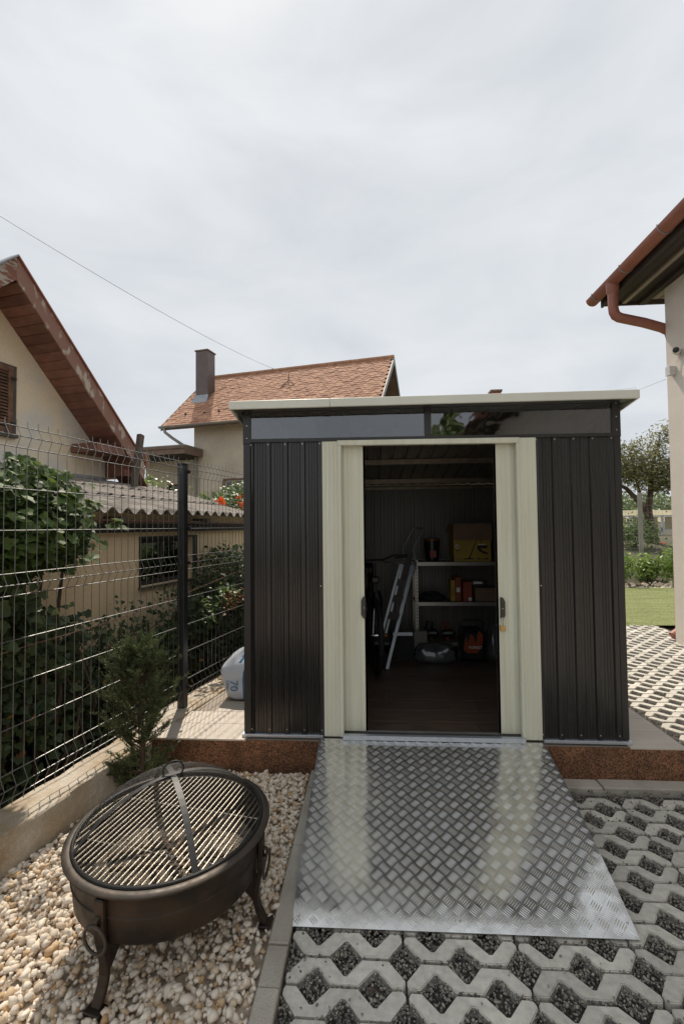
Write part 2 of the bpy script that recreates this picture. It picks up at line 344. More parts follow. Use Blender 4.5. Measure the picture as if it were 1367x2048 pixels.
NEEDLE_V = np.array([(-.5, 0, 0), (.5, 0, 0), (0, 1, 0)], float); NEEDLE_F = np.array([(0, 1, 2)])

def text_mesh(txt, size, depth=0.0004):
    cu = bpy.data.curves.new('lettering', 'FONT'); cu.body = txt; cu.size = size; cu.extrude = depth; cu.align_x = 'CENTER'; cu.align_y = 'CENTER'
    cu.resolution_u = 3
    o = bpy.data.objects.new('lettering', cu); COL.objects.link(o)
    me = bpy.data.meshes.new_from_object(o.evaluated_get(bpy.context.evaluated_depsgraph_get()))
    bpy.data.objects.remove(o); bpy.data.curves.remove(cu); me.name = 'lettering'
    return me

# ================================================================== THE SETTING
def gz(x, y):
    """terrain height: flat plot, the garden beyond the lawn rises away to the right"""
    k = min(1, max(0, (x - 2.5) / 2.0)); k = k * k * (3 - 2 * k)
    h = np.interp(y, [12.4, 14.0, 18.0, 24.0, 40.0, 90.0, 250.0], [0, 0.42, 0.98, 1.12, 2.75, 4.2, 5.0])
    return -0.07 + k * h
xs = sorted(set(list(np.linspace(-180, -12, 8)) + list(np.linspace(-12, 30, 43)) + list(np.linspace(30, 220, 12))))
ys = sorted(set(list(np.linspace(-60, 0, 6)) + list(np.linspace(0, 45, 61)) + list(np.linspace(45, 260, 14))))
gm = MB(); gm.v = [(x, y, float(gz(x, y))) for y in ys for x in xs]; nx = len(xs)
gm.f = [(j * nx + i, j * nx + i + 1, (j + 1) * nx + i + 1, (j + 1) * nx + i) for j in range(len(ys) - 1) for i in range(nx - 1)]
struct(gm.build('ground', 'soil', smooth=True))

# lawn
lv, lf = [], []
lx = np.linspace(2.0, 16, 15); ly = np.linspace(7.69, 12.2, 6)
lm = MB(); lm.v = [(x, y, 0.002) for y in ly for x in lx]; lm.f = [(j * 15 + i, j * 15 + i + 1, (j + 1) * 15 + i + 1, (j + 1) * 15 + i) for j in range(5) for i in range(14)]
struct(lm.build('lawn', 'lawn'))
n = 16000; gp = np.stack([RNG.uniform(2.6, 9.5, n), 7.72 + 4.45 * RNG.random(n) ** 1.3, np.full(n, 0.0)], -1)
gn = np.stack([RNG.normal(0, .5, n), RNG.normal(0, .5, n), np.ones(n)], -1)
fr = frames(np.stack([RNG.normal(size=n), RNG.normal(size=n), np.zeros(n)], -1)); 
up = gn / np.linalg.norm(gn, axis=1)[:, None]; side = np.cross(up, RNG.normal(size=(n, 3))); side /= np.linalg.norm(side, axis=1)[:, None]
rot = np.stack([side, up, np.cross(side, up)], -1)
V, Fc, T = scatter(NEEDLE_V, NEEDLE_F, gp, rot, np.stack([np.full(n, .007), RNG.uniform(.012, .028, n), np.ones(n)], -1), RNG.random(n) * .5 + .5)
mat('grass_blade', (0.26, 0.29, 0.10), 0.7, col2=(0.14, 0.18, 0.055), scale=2, tint=True, transl=0.3)
g = stuff(np_mesh('grass', V, Fc, 'grass_blade', tint=T)); tag(g, 'short sunlit green grass of the lawn behind the shed', 'grass')

# paving: bed, concrete zigzag pavers, dark chippings
PW, PH, PX0, PY0 = 0.44, 0.11, 0.10, 1.785       # unit length, row pitch, a joint, bottom of a W row
HB = 0.101
Wp = [(.004, .072), (.0605, .002), (.1595, .002), (.214, .066), (.226, .066), (.2805, .002), (.3795, .002), (.436, .072), (.436, HB - .014), (.427, HB),
      (.3905, HB), (.336, .041), (.324, .041), (.2695, HB), (.1705, HB), (.116, .041), (.104, .041), (.0495, HB), (.013, HB), (.004, HB - .014)]
Mp = [(x, HB + .002 - y) for x, y in Wp][::-1]
def paver_mesh(poly, name):
    b = MB().prism(poly, 2, -0.07, 0.0); me = bpy.data.meshes.new(name); me.from_pydata(b.v, [], b.f)
    bm = bmesh.new(); bm.from_mesh(me); bmesh.ops.recalc_face_normals(bm, faces=bm.faces)
    es = [e for e in bm.edges if all(v.co.z > -0.001 for v in e.verts)]
    bmesh.ops.bevel(bm, geom=es, offset=0.0035, segments=2, affect='EDGES', clamp_overlap=True)
    bm.to_mesh(me); bm.free(); me.materials.append(MATS['paver']); return me
PMW, PMM = paver_mesh(Wp, 'paver'), paver_mesh(Mp, 'paver')
bed = MB().box(-0.345, 4.13, 0.7, 2.95, -0.09, -0.030).box(1.975, 4.6, 2.95, 7.74, -0.09, -0.030)
pav = struct(bed.build('paving', 'gravel_bed'))
rest = MB(); npav = 0
def row_kind(k): return k % 2 == 0
for k in range(-9, 55):
    y0 = PY0 + k * PH
    if y0 + PH > 7.735 or y0 < 0.75: continue
    for i in range(-2, 10):
        x0 = PX0 + i * PW
        if k > 10 and k % 4 > 1: x0 += 0.0
        if y0 + PH > 2.955:
            if x0 < 1.975 or x0 + PW > 4.55: continue
            ins = 0.44 < (x0 + .4) / y0 and (x0 + .05) / (y0 + .1) < 0.72
        else:
            if x0 < -0.35 or x0 > 2.9: continue
            ins = True
        me = PMW if row_kind(k) else PMM
        z = RNG.normal(0, 0.0018)
        if ins and npav < 285:
            o = bpy.data.objects.new('paver', me); COL.objects.link(o); o.parent = pav
            o.location = (x0 + RNG.normal(0, .0015), y0 + RNG.normal(0, .0012), z); o.rotation_euler = (RNG.normal(0, .006), RNG.normal(0, .004), RNG.normal(0, .004)); npav += 1
        else:
            rest.prism([(a + x0, b + y0) for a, b in (Wp if row_kind(k) else Mp)], 2, -0.06, z)
# cut pieces beside the kerb
for k in range(-9, 11):
    if PY0 + k * PH < 0.75 or PY0 + (k + 1) * PH > 2.96: continue
    y0 = PY0 + k * PH; poly = Wp if row_kind(k) else Mp; sh = PX0 - PW - .002
    # clip polygon at x >= -0.338 (kerb)
    def clipx(poly, xm):
        o = []
        for a, b in zip(poly, poly[1:] + poly[:1]):
            ia, ib = a[0] >= xm, b[0] >= xm
            if ia: o.append(a)
            if ia != ib: t = (xm - a[0]) / (b[0] - a[0]); o.append((xm, a[1] + t * (b[1] - a[1])))
        return o
    pl = clipx([(a + sh, b + y0) for a, b in poly], -0.336)
    if len(pl) > 2: MB().prism(pl, 2, -0.06, 0.0).build('paver', 'paver', pav, bevel=0.0)
stuff(rest.build('pavers', 'paver', pav))

yard = MB().box(-.345, 4.12, -11, .70, -.09, -.012); struct(yard.build('yard', 'yard_paving'))
def in_paver(x, y):
    k = np.floor((y - PY0) / PH).astype(int); v = (y - PY0) - k * PH; uu = np.mod(x - PX0, 0.22)
    wv = np.where(k % 2 == 0, v, HB + .002 - v); d = np.abs(uu - .11)     # d=0 valley, .11 peak
    lo = np.clip((d - .0495) / .0545, 0, 1) * .066; hi = .041 + np.clip(d / .0545, 0, 1) * (HB - .041)
    return (wv > lo - .001) & (wv < hi + .001)
sv, sf = ico(1)
def pebble_variants(v, cnt, amp):
    o = []
    for q in range(cnt):
        rng = np.random.default_rng(q + 3); d = v.copy()
        for _ in range(9):
            nn = rng.normal(size=3); nn /= np.linalg.norm(nn); h = rng.uniform(.40, .78); t = d @ nn; over = np.maximum(0, t - h); d = d - over[:, None] * nn * 0.92
        o.append(d * (1 + rng.normal(0, amp, (len(v), 1))))
    return o
def stones(name, pos, size, sub, mtl, flat=(.55, 1.0), parent=None, amp=.04, lohi=(0, 1)):
    v, f = ico(sub); vs = pebble_variants(v, 9, amp); Vs = []; Fs = []; Ts = []; b = 0
    idx = RNG.integers(0, 9, len(pos))
    for q in range(9):
        s = idx == q; m = s.sum()
        if not m: continue
        sc3 = size[s][:, None] * np.stack([RNG.uniform(.75, 1.25, m), RNG.uniform(.6, 1.0, m), RNG.uniform(*flat, m)], -1) * 0.5
        tl = rand_rot(m)
        yaw = RNG.uniform(0, 6.28, m); tx = RNG.normal(0, .45, m); ty = RNG.normal(0, .45, m)
        cz, sz, cx, sx, cy, sy = np.cos(yaw), np.sin(yaw), np.cos(tx), np.sin(tx), np.cos(ty), np.sin(ty)
        O, l = np.zeros(m), np.ones(m)
        Rz = np.stack([np.stack([cz, -sz, O], -1), np.stack([sz, cz, O], -1), np.stack([O, O, l], -1)], 1)
        Rx = np.stack([np.stack([l, O, O], -1), np.stack([O, cx, -sx], -1), np.stack([O, sx, cx], -1)], 1)
        Ry = np.stack([np.stack([cy, O, sy], -1), np.stack([O, l, O], -1), np.stack([-sy, O, cy], -1)], 1)
        V, Fc, T = scatter(vs[q], f, pos[s], Rx @ Ry @ Rz, sc3, RNG.random(m))
        Vs.append(V); Fs.append(Fc + b); Ts.append(T); b += len(V)
    return np_mesh(name, np.concatenate(Vs), np.concatenate(Fs), mtl, parent, np.concatenate(Ts))
# dark chippings
n = 74000
P = np.stack([RNG.uniform(-.34, 2.5, n), RNG.uniform(1.05, 2.955, n)], -1)
P = P[~in_paver(P[:, 0], P[:, 1])]
P = P[(P[:, 0] < .76 * P[:, 1] + .45)]
P = P[~((P[:, 0] > -.25) & (P[:, 0] < .95) & (P[:, 1] > 2.1))]
n2 = 15000; P2 = np.stack([RNG.uniform(1.98, 3.9, n2), RNG.uniform(2.96, 5.6, n2)], -1); P2 = P2[~in_paver(P2[:, 0], P2[:, 1])]
P2 = P2[(P2[:, 0] / P2[:, 1] > .46) & (P2[:, 0] / P2[:, 1] < .74)]
n3 = 1500; P3 = np.stack([RNG.uniform(-.34, 2.2, n3), RNG.uniform(1.1, 2.95, n3)], -1)
P3 = P3[in_paver(P3[:, 0], P3[:, 1]) & ((P3[:, 0] < -.02) | (P3[:, 1] > 2.55) | (RNG.random(n3) < .22)) & ~((P3[:, 0] > -.36) & (P3[:, 0] < 1.1) & (P3[:, 1] > 1.95))]
Pa = np.concatenate([np.c_[P, RNG.uniform(-.010, .004, len(P))], np.c_[P2, RNG.uniform(-.010, .002, len(P2))], np.c_[P3, np.full(len(P3), .004)]])
sz = RNG.uniform(.008, .0175, len(Pa)); sz[-len(P3):] = RNG.uniform(.008, .014, len(P3))
gd = stuff(stones('gravel', Pa, sz, 0, 'gravel_dark', (.5, .9), amp=.06)); tag(gd, 'dark grey basalt chippings filling the zigzag pavers', 'gravel')

# white pebble bed
wb = MB(); wb.prism([(-4.6, -9.), (-.425, -9.), (-.425, 3.07), (-1.52, 3.07), (-2.05, .6)], 2, -0.09, -0.012)
struct(wb.build('gravel_bed', 'pebble_bed'))
n = 15500; P = np.stack([RNG.uniform(-2.05, -.44, n), RNG.uniform(.75, 3.05, n)], -1)
P = P[(P[:, 0] > -1.53 + (P[:, 1] - 3.59) * math.tan(FA) + 0.115) & (P[:, 1] > 1.0 + .0 * P[:, 0])]
Pz = RNG.uniform(-.014, .014, len(P)) + .008 * np.sin(P[:, 0] * 9) * np.sin(P[:, 1] * 7 + 1)
wg = stuff(stones('pebbles', np.c_[P, Pz], RNG.gamma(8, .0042, len(P)).clip(.015, .056), 1, 'pebble', (.55, .95), amp=.02)); tag(wg, 'cream white crushed marble pebbles around the fire pit', 'pebbles')

# kerb stones between pebbles and paving, and the concrete strip before the slab
ke = MB().box(-.418, -.352, -9, 3.065, -.09, -.02); kerb = struct(ke.build('kerb', 'kerb'))
ky = [.55, 1.09, 1.635, 1.80, 2.35, 2.86, 3.066]
for a, b in zip(ky, ky[1:]):
    m = MB().box(-.425, -.347, a + .003, b - .003, -.05, .024 + RNG.normal(0, .002)); m.build('kerb_stone', 'kerb', kerb, bevel=.004)
st = MB().box(1.05, 4.0, 2.96, 3.066, -.09, -.01); strip = struct(st.build('edging', 'kerb'))
for a, b in ((1.06, 1.40), (1.405, 2.32), (2.325, 3.2)): MB().box(a, b - .004, 2.962, 3.063, -.05, .012 + RNG.normal(0, .002)).build('edging_stone', 'kerb', strip, bevel=.004)

# slab with mosaic plaster face, plank tiles on top
SX0, SX1, SY0, SY1, SZ = -1.60, 1.965, 3.07, 6.1, .21
slab = struct(MB().prism([(-1.60, SY0 + .012), (SX1 - .01, SY0 + .012), (SX1 - .01, SY1), (-.98, SY1)], 2, -.09, SZ - .012).build('slab', 'grout'))
MB().box(-1.60, SX1, SY0, SY0 + .010, -.05, SZ - .004).build('slab_face', 'mosaic', slab)
MB().box(SX1 - .008, SX1 + .002, SY0 + .012, SY1, -.05, SZ - .004).build('slab_face', 'mosaic', slab)
TR = [3.068, 3.313, 3.525, 3.735, 3.945, 4.155, 4.365, 4.575, 4.785, 4.995, 5.205, 5.415, 5.625, 5.835, 6.1]
for k, (a, b) in enumerate(zip(TR, TR[1:])):
    MB().box(-1.62 + .21 * k * .9, -.872, a + .0015, b - .0015, SZ - .011, SZ).build('floor_tile', 'tile_beige', slab, bevel=.001)
    MB().box(1.622, SX1 + .004, a + .0015, b - .0015, SZ - .011, SZ).build('floor_tile', 'tile_beige', slab, bevel=.001)
# wood-look tiles inside the shed
for k in range(12):
    a = 3.19 + .2125 * k; off = [0.42, -.15, .8, .1, .62, -.3][k % 6] if k else .735
    cuts = [-.868] + [c for c in (off - 1.2, off, off + 1.2) if -.75 < c < 1.5] + [1.618]
    if a + .21 > 5.72: break
    for c0, c1 in zip(cuts, cuts[1:]): MB().box(c0 + .0015, c1 - .0015, a + .0015, a + .211, SZ - .011, SZ).build('floor_tile', 'tile_wood', slab, bevel=.0008)

# fence foundation
def plinth_v(s, p, z): return F(s, p, z)
b = MB(F); ss = np.linspace(-.6, 6.4, 57); vs = []; fs = []
for i, s in enumerate(ss):
    j = lambda a: float(RNG.normal(0, a))
    zt = .195 if s < 2.85 else .216
    vs += [(s, 2.165 + j(.003), -.09), (s, 2.160 + j(.004), zt - .014 + j(.003)), (s, 2.168 + j(.005), zt - .002 + j(.002)), (s, 2.20 + j(.006), zt + j(.003)), (s, 2.30, zt + j(.004)), (s, 2.385 + j(.006), zt + j(.004)), (s, 2.40 + j(.006), zt - .03), (s, 2.40, -.09)]
    if i: fs += [((i - 1) * 8 + q, (i - 1) * 8 + q + 1, i * 8 + q + 1, i * 8 + q) for q in range(7)]
fs += [tuple(range(8)), tuple(range(56 * 8, 57 * 8))]
b.add(vs, fs); fp = b.build('concrete_kerb_wall', 'concrete', smooth=True, ang=35)
tag(fp, 'low rough concrete strip footing under the dark wire fence', 'wall')

# ================================================================== GARDEN SHED
shed = thing('garden_shed', 'dark brown corrugated metal garden shed with cream sliding doors standing open', 'shed', (.375, 3.12, SZ))
XL, XR, YF, YB = -.894, 1.643, 3.12, 5.60
def zr(y): return 2.470 - .128 * (y - 3.0)
def rib_profile(x0, x1, first, pitch, h=.012, minor=True):
    pts = [(x0, 0)]; c = first
    while c < x1 + .02:
        for dx, d in ((-.024, 0), (-.016, h), (.012, h), (.019, 0)):
            if x0 < c + dx < x1: pts.append((c + dx, d))
        if minor:
            for q in (.040, .058, .076):
                if c + q + .006 < x1 and c + q > x0: pts += [(c + q, 0), (c + q + .002, .0022), (c + q + .004, .0022), (c + q + .006, 0)]
        c += pitch
    pts.append((x1, 0)); return sorted(pts)
def sheet_wall(name, axis, x0, x1, first, pitch, y, out, z0, ztop, m, parent, th=.0015):
    """corrugated wall sheet along x (axis 1) or y (axis 0); ztop: function of the position along the wall"""
    pr = rib_profile(x0, x1, first, pitch); b = MB(); k = len(pr); vs = []
    for (a, d) in pr:
        for o in (0, th):
            q = y + out * (d - o)
            for z in (z0, ztop(a)): vs.append((a, q, z) if axis == 1 else (q, a, z))
    fs = []
    for i in range(k - 1):
        A, B = i * 4, (i + 1) * 4
        fs += [(A, B, B + 1, A + 1), (A + 2, A + 3, B + 3, B + 2), (A + 1, B + 1, B + 3, A + 3), (A, A + 2, B + 2, B)]
    fs += [(0, 1, 3, 2), ((k - 1) * 4, (k - 1) * 4 + 2, (k - 1) * 4 + 3, (k - 1) * 4 + 1)]
    b.add(vs, fs); return b.build(name, m, parent)
# front
sheet_wall('wall_sheet', 1, -.852, -.338, -.838, .1205, YF + .006, -1, .232, lambda x: 2.232, 'sheet', shed)
sheet_wall('wall_sheet', 1, 1.089, 1.606, 1.098, .1215, YF + .006, -1, .232, lambda x: 2.226, 'sheet', shed)
# sides and back
zs = lambda y: zr(y) + .003
sheet_wall('wall_sheet', 0, 3.165, YB, 3.20, .121, XL + .012, -1, .232, zs, 'sheet', shed)
sheet_wall('wall_sheet', 0, 3.165, YB, 3.20, .121, XR - .012, 1, .232, zs, 'sheet', shed)
sheet_wall('wall_sheet', 1, XL + .01, XR - .01, XL + .05, .121, YB, 1, .232, lambda x: zr(YB) - .004, 'sheet_lit', shed)
# corner posts, rails
MB().box(XL, -.846, YF - .004, YF + .004, .234, 2.222).box(XL, XL + .006, YF + .004, YF + .06, .234, 2.222).build('corner_post', 'frame_dark', shed, bevel=.0015)
MB().box(1.600, XR, YF - .004, YF + .004, .234, 2.216).box(XR - .006, XR, YF + .004, YF + .06, .234, 2.216).build('corner_post', 'frame_dark', shed, bevel=.0015)
MB().box(XL - .002, -.842, YF - .007, YF + .05, 2.223, zr(YF) - .004).build('corner_post', 'frame_dark', shed, bevel=.0015)
MB().box(1.590, XR + .002, YF - .007, YF + .05, 2.217, zr(YF) - .004).build('corner_post', 'frame_dark', shed, bevel=.0015)
MB().add([(XL + .05, YF - .012, 2.232), (1.592, YF - .012, 2.220), (1.592, YF - .012, 2.242), (XL + .05, YF - .012, 2.256),
          (XL + .05, YF + .03, 2.232), (1.592, YF + .03, 2.220), (1.592, YF + .03, 2.242), (XL + .05, YF + .03, 2.256)],
         [(0, 1, 2, 3), (4, 7, 6, 5), (0, 4, 5, 1), (3, 2, 6, 7), (0, 3, 7, 4), (1, 5, 6, 2)]).build('window_rail', 'frame_dark', shed)
MB().box(XL + .05, 1.592, YF - .010, YF + .03, 2.440, 2.458).build('window_rail', 'frame_dark', shed)
MB().box(.360, .405, YF - .010, YF + .03, 2.236, 2.441).build('mullion', 'frame_dark', shed, bevel=.002)
MB().box(-.843, .361, YF + .004, YF + .008, 2.238, 2.445).build('window_pane', 'acrylic', shed)
MB().box(.404, 1.591, YF + .004, YF + .008, 2.232, 2.445).build('window_pane', 'acrylic', shed)
# base channel
MB().box(XL - .012, -.35, YF - .018, YF + .05, .2115, .2310).build('base_rail', 'galv', shed, bevel=.0015)
MB().box(1.10, XR + .012, YF - .018, YF + .05, .2115, .2310).build('base_rail', 'galv', shed, bevel=.0015)
MB().box(XL - .012, XL + .04, YF + .052, YB, .2115, .2310).build('base_rail', 'galv', shed)
MB().box(XR - .04, XR + .012, YF + .052, YB, .2115, .2310).build('base_rail', 'galv', shed)
MB().box(XL - .010, XR + .010, YB - .03, YB + .03, .2112, .2335).build('base_rail', 'galv', shed)
# cream door surround
def ribbed_board(name, x0, x1, z0, z1, y, ribs, m, parent):
    pts = [(x0, y)]
    for r in ribs: pts += [(r - .004, y), (r - .002, y - .0025), (r + .002, y - .0025), (r + .004, y)]
    pts += [(x1, y), (x1, y + .014), (x0, y + .014)]
    return MB().prism(pts, 2, z0, z1).build(name, m, parent)
ribbed_board('door_jamb', -.341, -.236, .226, 2.226, YF - .012, (-.318, -.292, -.262), 'cream', shed)
ribbed_board('door_jamb', .984, 1.092, .228, 2.222, YF - .012, (1.006, 1.036, 1.066), 'cream', shed)
MB().box(-.2355, -.209, YF - .022, YF + .02, .226, 2.196).build('door_frame', 'cream', shed, bevel=.003)
MB().box(.962, .983, YF - .022, YF + .02, .228, 2.188).build('door_frame', 'cream', shed, bevel=.003)
MB().add([(-.2355, YF - .024, 2.196), (.983, YF - .024, 2.188), (.983, YF - .024, 2.224), (-.2355, YF - .024, 2.231),
          (-.2355, YF + .02, 2.196), (.983, YF + .02, 2.188), (.983, YF + .02, 2.224), (-.2355, YF + .02, 2.231)],
         [(0, 1, 2, 3), (4, 7, 6, 5), (0, 4, 5, 1), (3, 2, 6, 7), (0, 3, 7, 4), (1, 5, 6, 2)]).build('door_track', 'cream', shed, bevel=.002)
d1 = ribbed_board('door', -.56, -.050, .245, 2.205, YF + .034, (-.195, -.165, -.09), 'cream', shed)
d2 = ribbed_board('door', .828, 1.34, .245, 2.20, YF + .034, (.872, .90, .935), 'cream', shed)
for d, x in ((d1, -.062), (d2, .828)):
    MB().box(x, x + .012, YF + .034, YF + .050, .246, 2.2).build('door_edge', 'cream', d)
def handle(x0, flip, z0, z1, par):
    w_, c = .030, .016
    pl = [(0, z0), (w_ * .55, z0), (w_, z0 + c * 1.6), (w_, z1 - c * 1.6), (w_ * .55, z1), (0, z1)]
    pl = [(x0 + (-a if flip else a), z) for a, z in pl]
    h = MB().prism(pl, 1, YF + .012, YF + .0335).build('handle', 'handle_brown', par, bevel=.003)
    MB().lathe([(.0, 0), (.003, 0), (.003, .002), (0, .0025)], (0, 0, 0), 10).build('screw', 'screw', h).matrix_world = Matrix.Translation((x0 + (-.012 if flip else .012), YF + .012, (z0 + z1) / 2)) @ Matrix.Rotation(R(90), 4, 'X')
handle(-.054, True, 1.010, 1.158, d1); handle(.848, False, 1.008, 1.152, d2)
# floor track and bottom sill
MB().box(-.208, .961, YF + .030, YF + .070, .212, .240).box(-.208, .961, YF + .045, YF + .055, .240, .246).build('floor_track', 'track', shed)
MB().box(-.214, .972, YF - .052, YF - .024, .2505, .2525).box(-.214, .972, YF - .0535, YF - .0515, .224, .2525).build('door_sill', 'galv', shed)
# roof: ribbed sheet, purlins, trim
rp_ = rib_profile(-.945, 1.695, -.90, .121, .016, False); b = MB(); vs = []
for (a, d) in rp_:
    for o in (0, .0015):
        for y in (3.005, 5.72): vs.append((a, y, zr(y) + d - o + .004))
k = len(rp_); fs = []
for i in range(k - 1):
    A, B = i * 4, (i + 1) * 4; fs += [(A, B, B + 1, A + 1), (A + 2, A + 3, B + 3, B + 2), (A, A + 2, B + 2, B), (A + 1, B + 1, B + 3, A + 3)]
fs += [(0, 1, 3, 2), ((k - 1) * 4, (k - 1) * 4 + 2, (k - 1) * 4 + 3, (k - 1) * 4 + 1)]
b.add(vs, fs).build('roof_sheet', 'sheet_lit', shed)
mat('purlin_steel', (0.36, 0.29, 0.22), 0.36, metal=0.5, col2=(0.22, 0.18, 0.14), scale=14, stretch=(1, 1, 1))
for y in (3.52, 4.42, 5.25): MB().box(XL + .02, XR - .02, y, y + .045, zr(y) - .052, zr(y) - .004).build('purlin', 'purlin_steel', shed)
MB().box(XL + .02, XR - .02, YB - .03, YB - .004, zr(YB) - .05, zr(YB) - .025).build('wall_rail', 'purlin_steel', shed)
def trim(name, pa, pb, wx):
    b = MB(); (xa, ya), (xb, yb) = pa, pb; dz0, dz1 = -.034, .022
    b.add([(xa, ya, zr(ya) + dz0), (xb, yb, zr(yb) + dz0), (xb, yb, zr(yb) + dz1), (xa, ya, zr(ya) + dz1),
           (xa + wx[0], ya + wx[1], zr(ya + wx[1]) + dz0), (xb + wx[0], yb + wx[1], zr(yb + wx[1]) + dz0), (xb + wx[0], yb + wx[1], zr(yb + wx[1]) + dz1), (xa + wx[0], ya + wx[1], zr(ya + wx[1]) + dz1)],
          [(0, 1, 2, 3), (4, 7, 6, 5), (0, 4, 5, 1), (3, 2, 6, 7), (0, 3, 7, 4), (1, 5, 6, 2)])
    b.build(name, 'cream_trim', shed, bevel=.003)
trim('roof_trim', (-.957, 2.990), (-.275, 2.990), (0, .014)); trim('roof_trim', (-.273, 2.989), (1.703, 2.989), (0, .014))
trim('roof_trim', (-.957, 3.0045), (-.957, 5.73), (.012, 0)); trim('roof_trim', (1.703, 3.0045), (1.703, 5.73), (-.012, 0))
trim('roof_trim', (-.944, 5.722), (1.690, 5.722), (0, .012))
# closing board under the front overhang
MB().add([(-.94, 3.006, zr(3.0) - .030), (1.69, 3.006, zr(3.0) - .030), (1.69, YF - .012, zr(YF) - .012), (-.94, YF - .012, zr(YF) - .012),
          (-.94, 3.006, zr(3.0) - .028), (1.69, 3.006, zr(3.0) - .028), (1.69, YF - .012, zr(YF) - .010), (-.94, YF - .012, zr(YF) - .010)],
         [(0, 1, 2, 3), (4, 7, 6, 5), (0, 4, 5, 1), (3, 2, 6, 7), (0, 3, 7, 4), (1, 5, 6, 2)]).build('soffit_strip', 'frame_dark', shed)
# screws
scr = MB().lathe([(0.0, .0025), (.0035, .002), (.0045, 0), (.0, 0)], (0, 0, 0), 10).mesh('screw', smooth=True); scr.materials.append(MATS['screw'])
def screw(x, y, z, parent=shed):
    o = bpy.data.objects.new('screw', scr); COL.objects.link(o); o.rotation_euler = (R(90), 0, 0); o.location = (x, y, z); setpar(o, parent)
for i in range(5):
    screw(-.840 + .1205 * i, YF - .0065, 2.214); screw(-.840 + .1205 * i, YF - .0065, .262)
    screw(1.096 + .1215 * i, YF - .0065, 2.208); screw(1.096 + .1215 * i, YF - .0065, .262)
for z in (2.262, 2.35, 2.44): screw(-.868, YF - .0075, z); screw(1.617, YF - .0075, z)
screw(-.358, YF - .0065, 1.235); screw(1.106, YF - .0065, 1.235)
for x, z in ((-.224, 2.214), (.12, 2.214), (.19, 2.214), (.972, 2.206)): screw(x, YF - .0245, z)

# padlock on the right door handle
pl = thing('padlock', 'small brass padlock hanging from the right door handle', 'padlock', (.855, YF + .01, .93))
MB().box(.842, .874, YF + .006, YF + .018, .930, .966).build('lock_body', 'brass', pl, bevel=.003)
MB().tube([(.849, YF + .012, .966), (.849, YF + .012, 1.005), (.853, YF + .012, 1.016), (.858, YF + .012, 1.019), (.864, YF + .012, 1.016), (.867, YF + .012, 1.005), (.867, YF + .012, .966)], .0028, 8).build('shackle', 'chrome', pl, smooth=True)

# ================================================================== RAMP
ramp = thing('loading_ramp', 'silver aluminium tread plate ramp leading up to the shed door', 'ramp', (.34, 2.4, 0))
RA, RB, RC, RD = Vector((-.352, 1.893, .012)), Vector((1.024, 1.908, .012)), Vector((1.092, 3.085, .222)), Vector((-.372, 3.085, .222))
def rq(u_, v_): return (RA * (1 - u_) + RB * u_) * (1 - v_) + (RD * (1 - u_) + RC * u_) * v_
rn = (RB - RA).cross(RD - RA).normalized()
b = MB(); nu, nv = 10, 32; vs = []
for s_ in (0, -.003):
    for j in range(nv + 1):
        for i in range(nu + 1):
            q = rq(i / nu, j / nv) + rn * (s_ + .0015 * math.sin(i / nu * 3.1 * 2 + 1) * math.sin(j / nv * math.pi) + .020 * 4 * (j / nv) * (1 - j / nv)); vs.append(tuple(q))
W_ = nu + 1; M_ = W_ * (nv + 1)
fs = [(j * W_ + i, j * W_ + i + 1, (j + 1) * W_ + i + 1, (j + 1) * W_ + i) for j in range(nv) for i in range(nu)]
fs += [(M_ + j * W_ + i, M_ + (j + 1) * W_ + i, M_ + (j + 1) * W_ + i + 1, M_ + j * W_ + i + 1) for j in range(nv) for i in range(nu)]
bd = [i for i in range(W_)] + [j * W_ + nu for j in range(1, nv + 1)] + [nv * W_ + i for i in range(nu - 1, -1, -1)] + [j * W_ for j in range(nv - 1, 0, -1)]
fs += [(a, M_ + a, M_ + c, c) for a, c in zip(bd, bd[1:] + bd[:1])]
b.add(vs, fs).build('plate', 'alu', ramp, smooth=True)
# raised five-bar pattern
BL, BWd, BH = .043, .0044, .0021
secs = [(-.5, 0, 0), (-.28, .8, .8), (0, 1, 1), (.28, .8, .8), (.5, 0, 0)]
tv = []; tf = []
tv.append((-BL / 2, 0, 0))
for t, wd, hh in secs[1:-1]: tv += [(t * BL, -BWd / 2 * wd, 0), (t * BL, 0, BH * hh), (t * BL, BWd / 2 * wd, 0)]
tv.append((BL / 2, 0, 0)); e_ = len(tv) - 1
tf = [(0, 1, 2), (0, 2, 3)]
for q in (1, 4): tf += [(q, q + 3, q + 4), (q, q + 4, q + 1), (q + 1, q + 4, q + 5), (q + 1, q + 5, q + 2)]
tf += [(7, e_, 8), (8, e_, 9)]
tv = np.array(tv); tf = np.array(tf)
wid, lng, pt = 1.42, (RD - RA).length, .0694
ex = (RB - RA).normalized(); ey = rn.cross(ex)
poss, rots = [], []
cnt_u, cnt_v = int(1.5 / pt) + 1, int(lng / pt) + 1
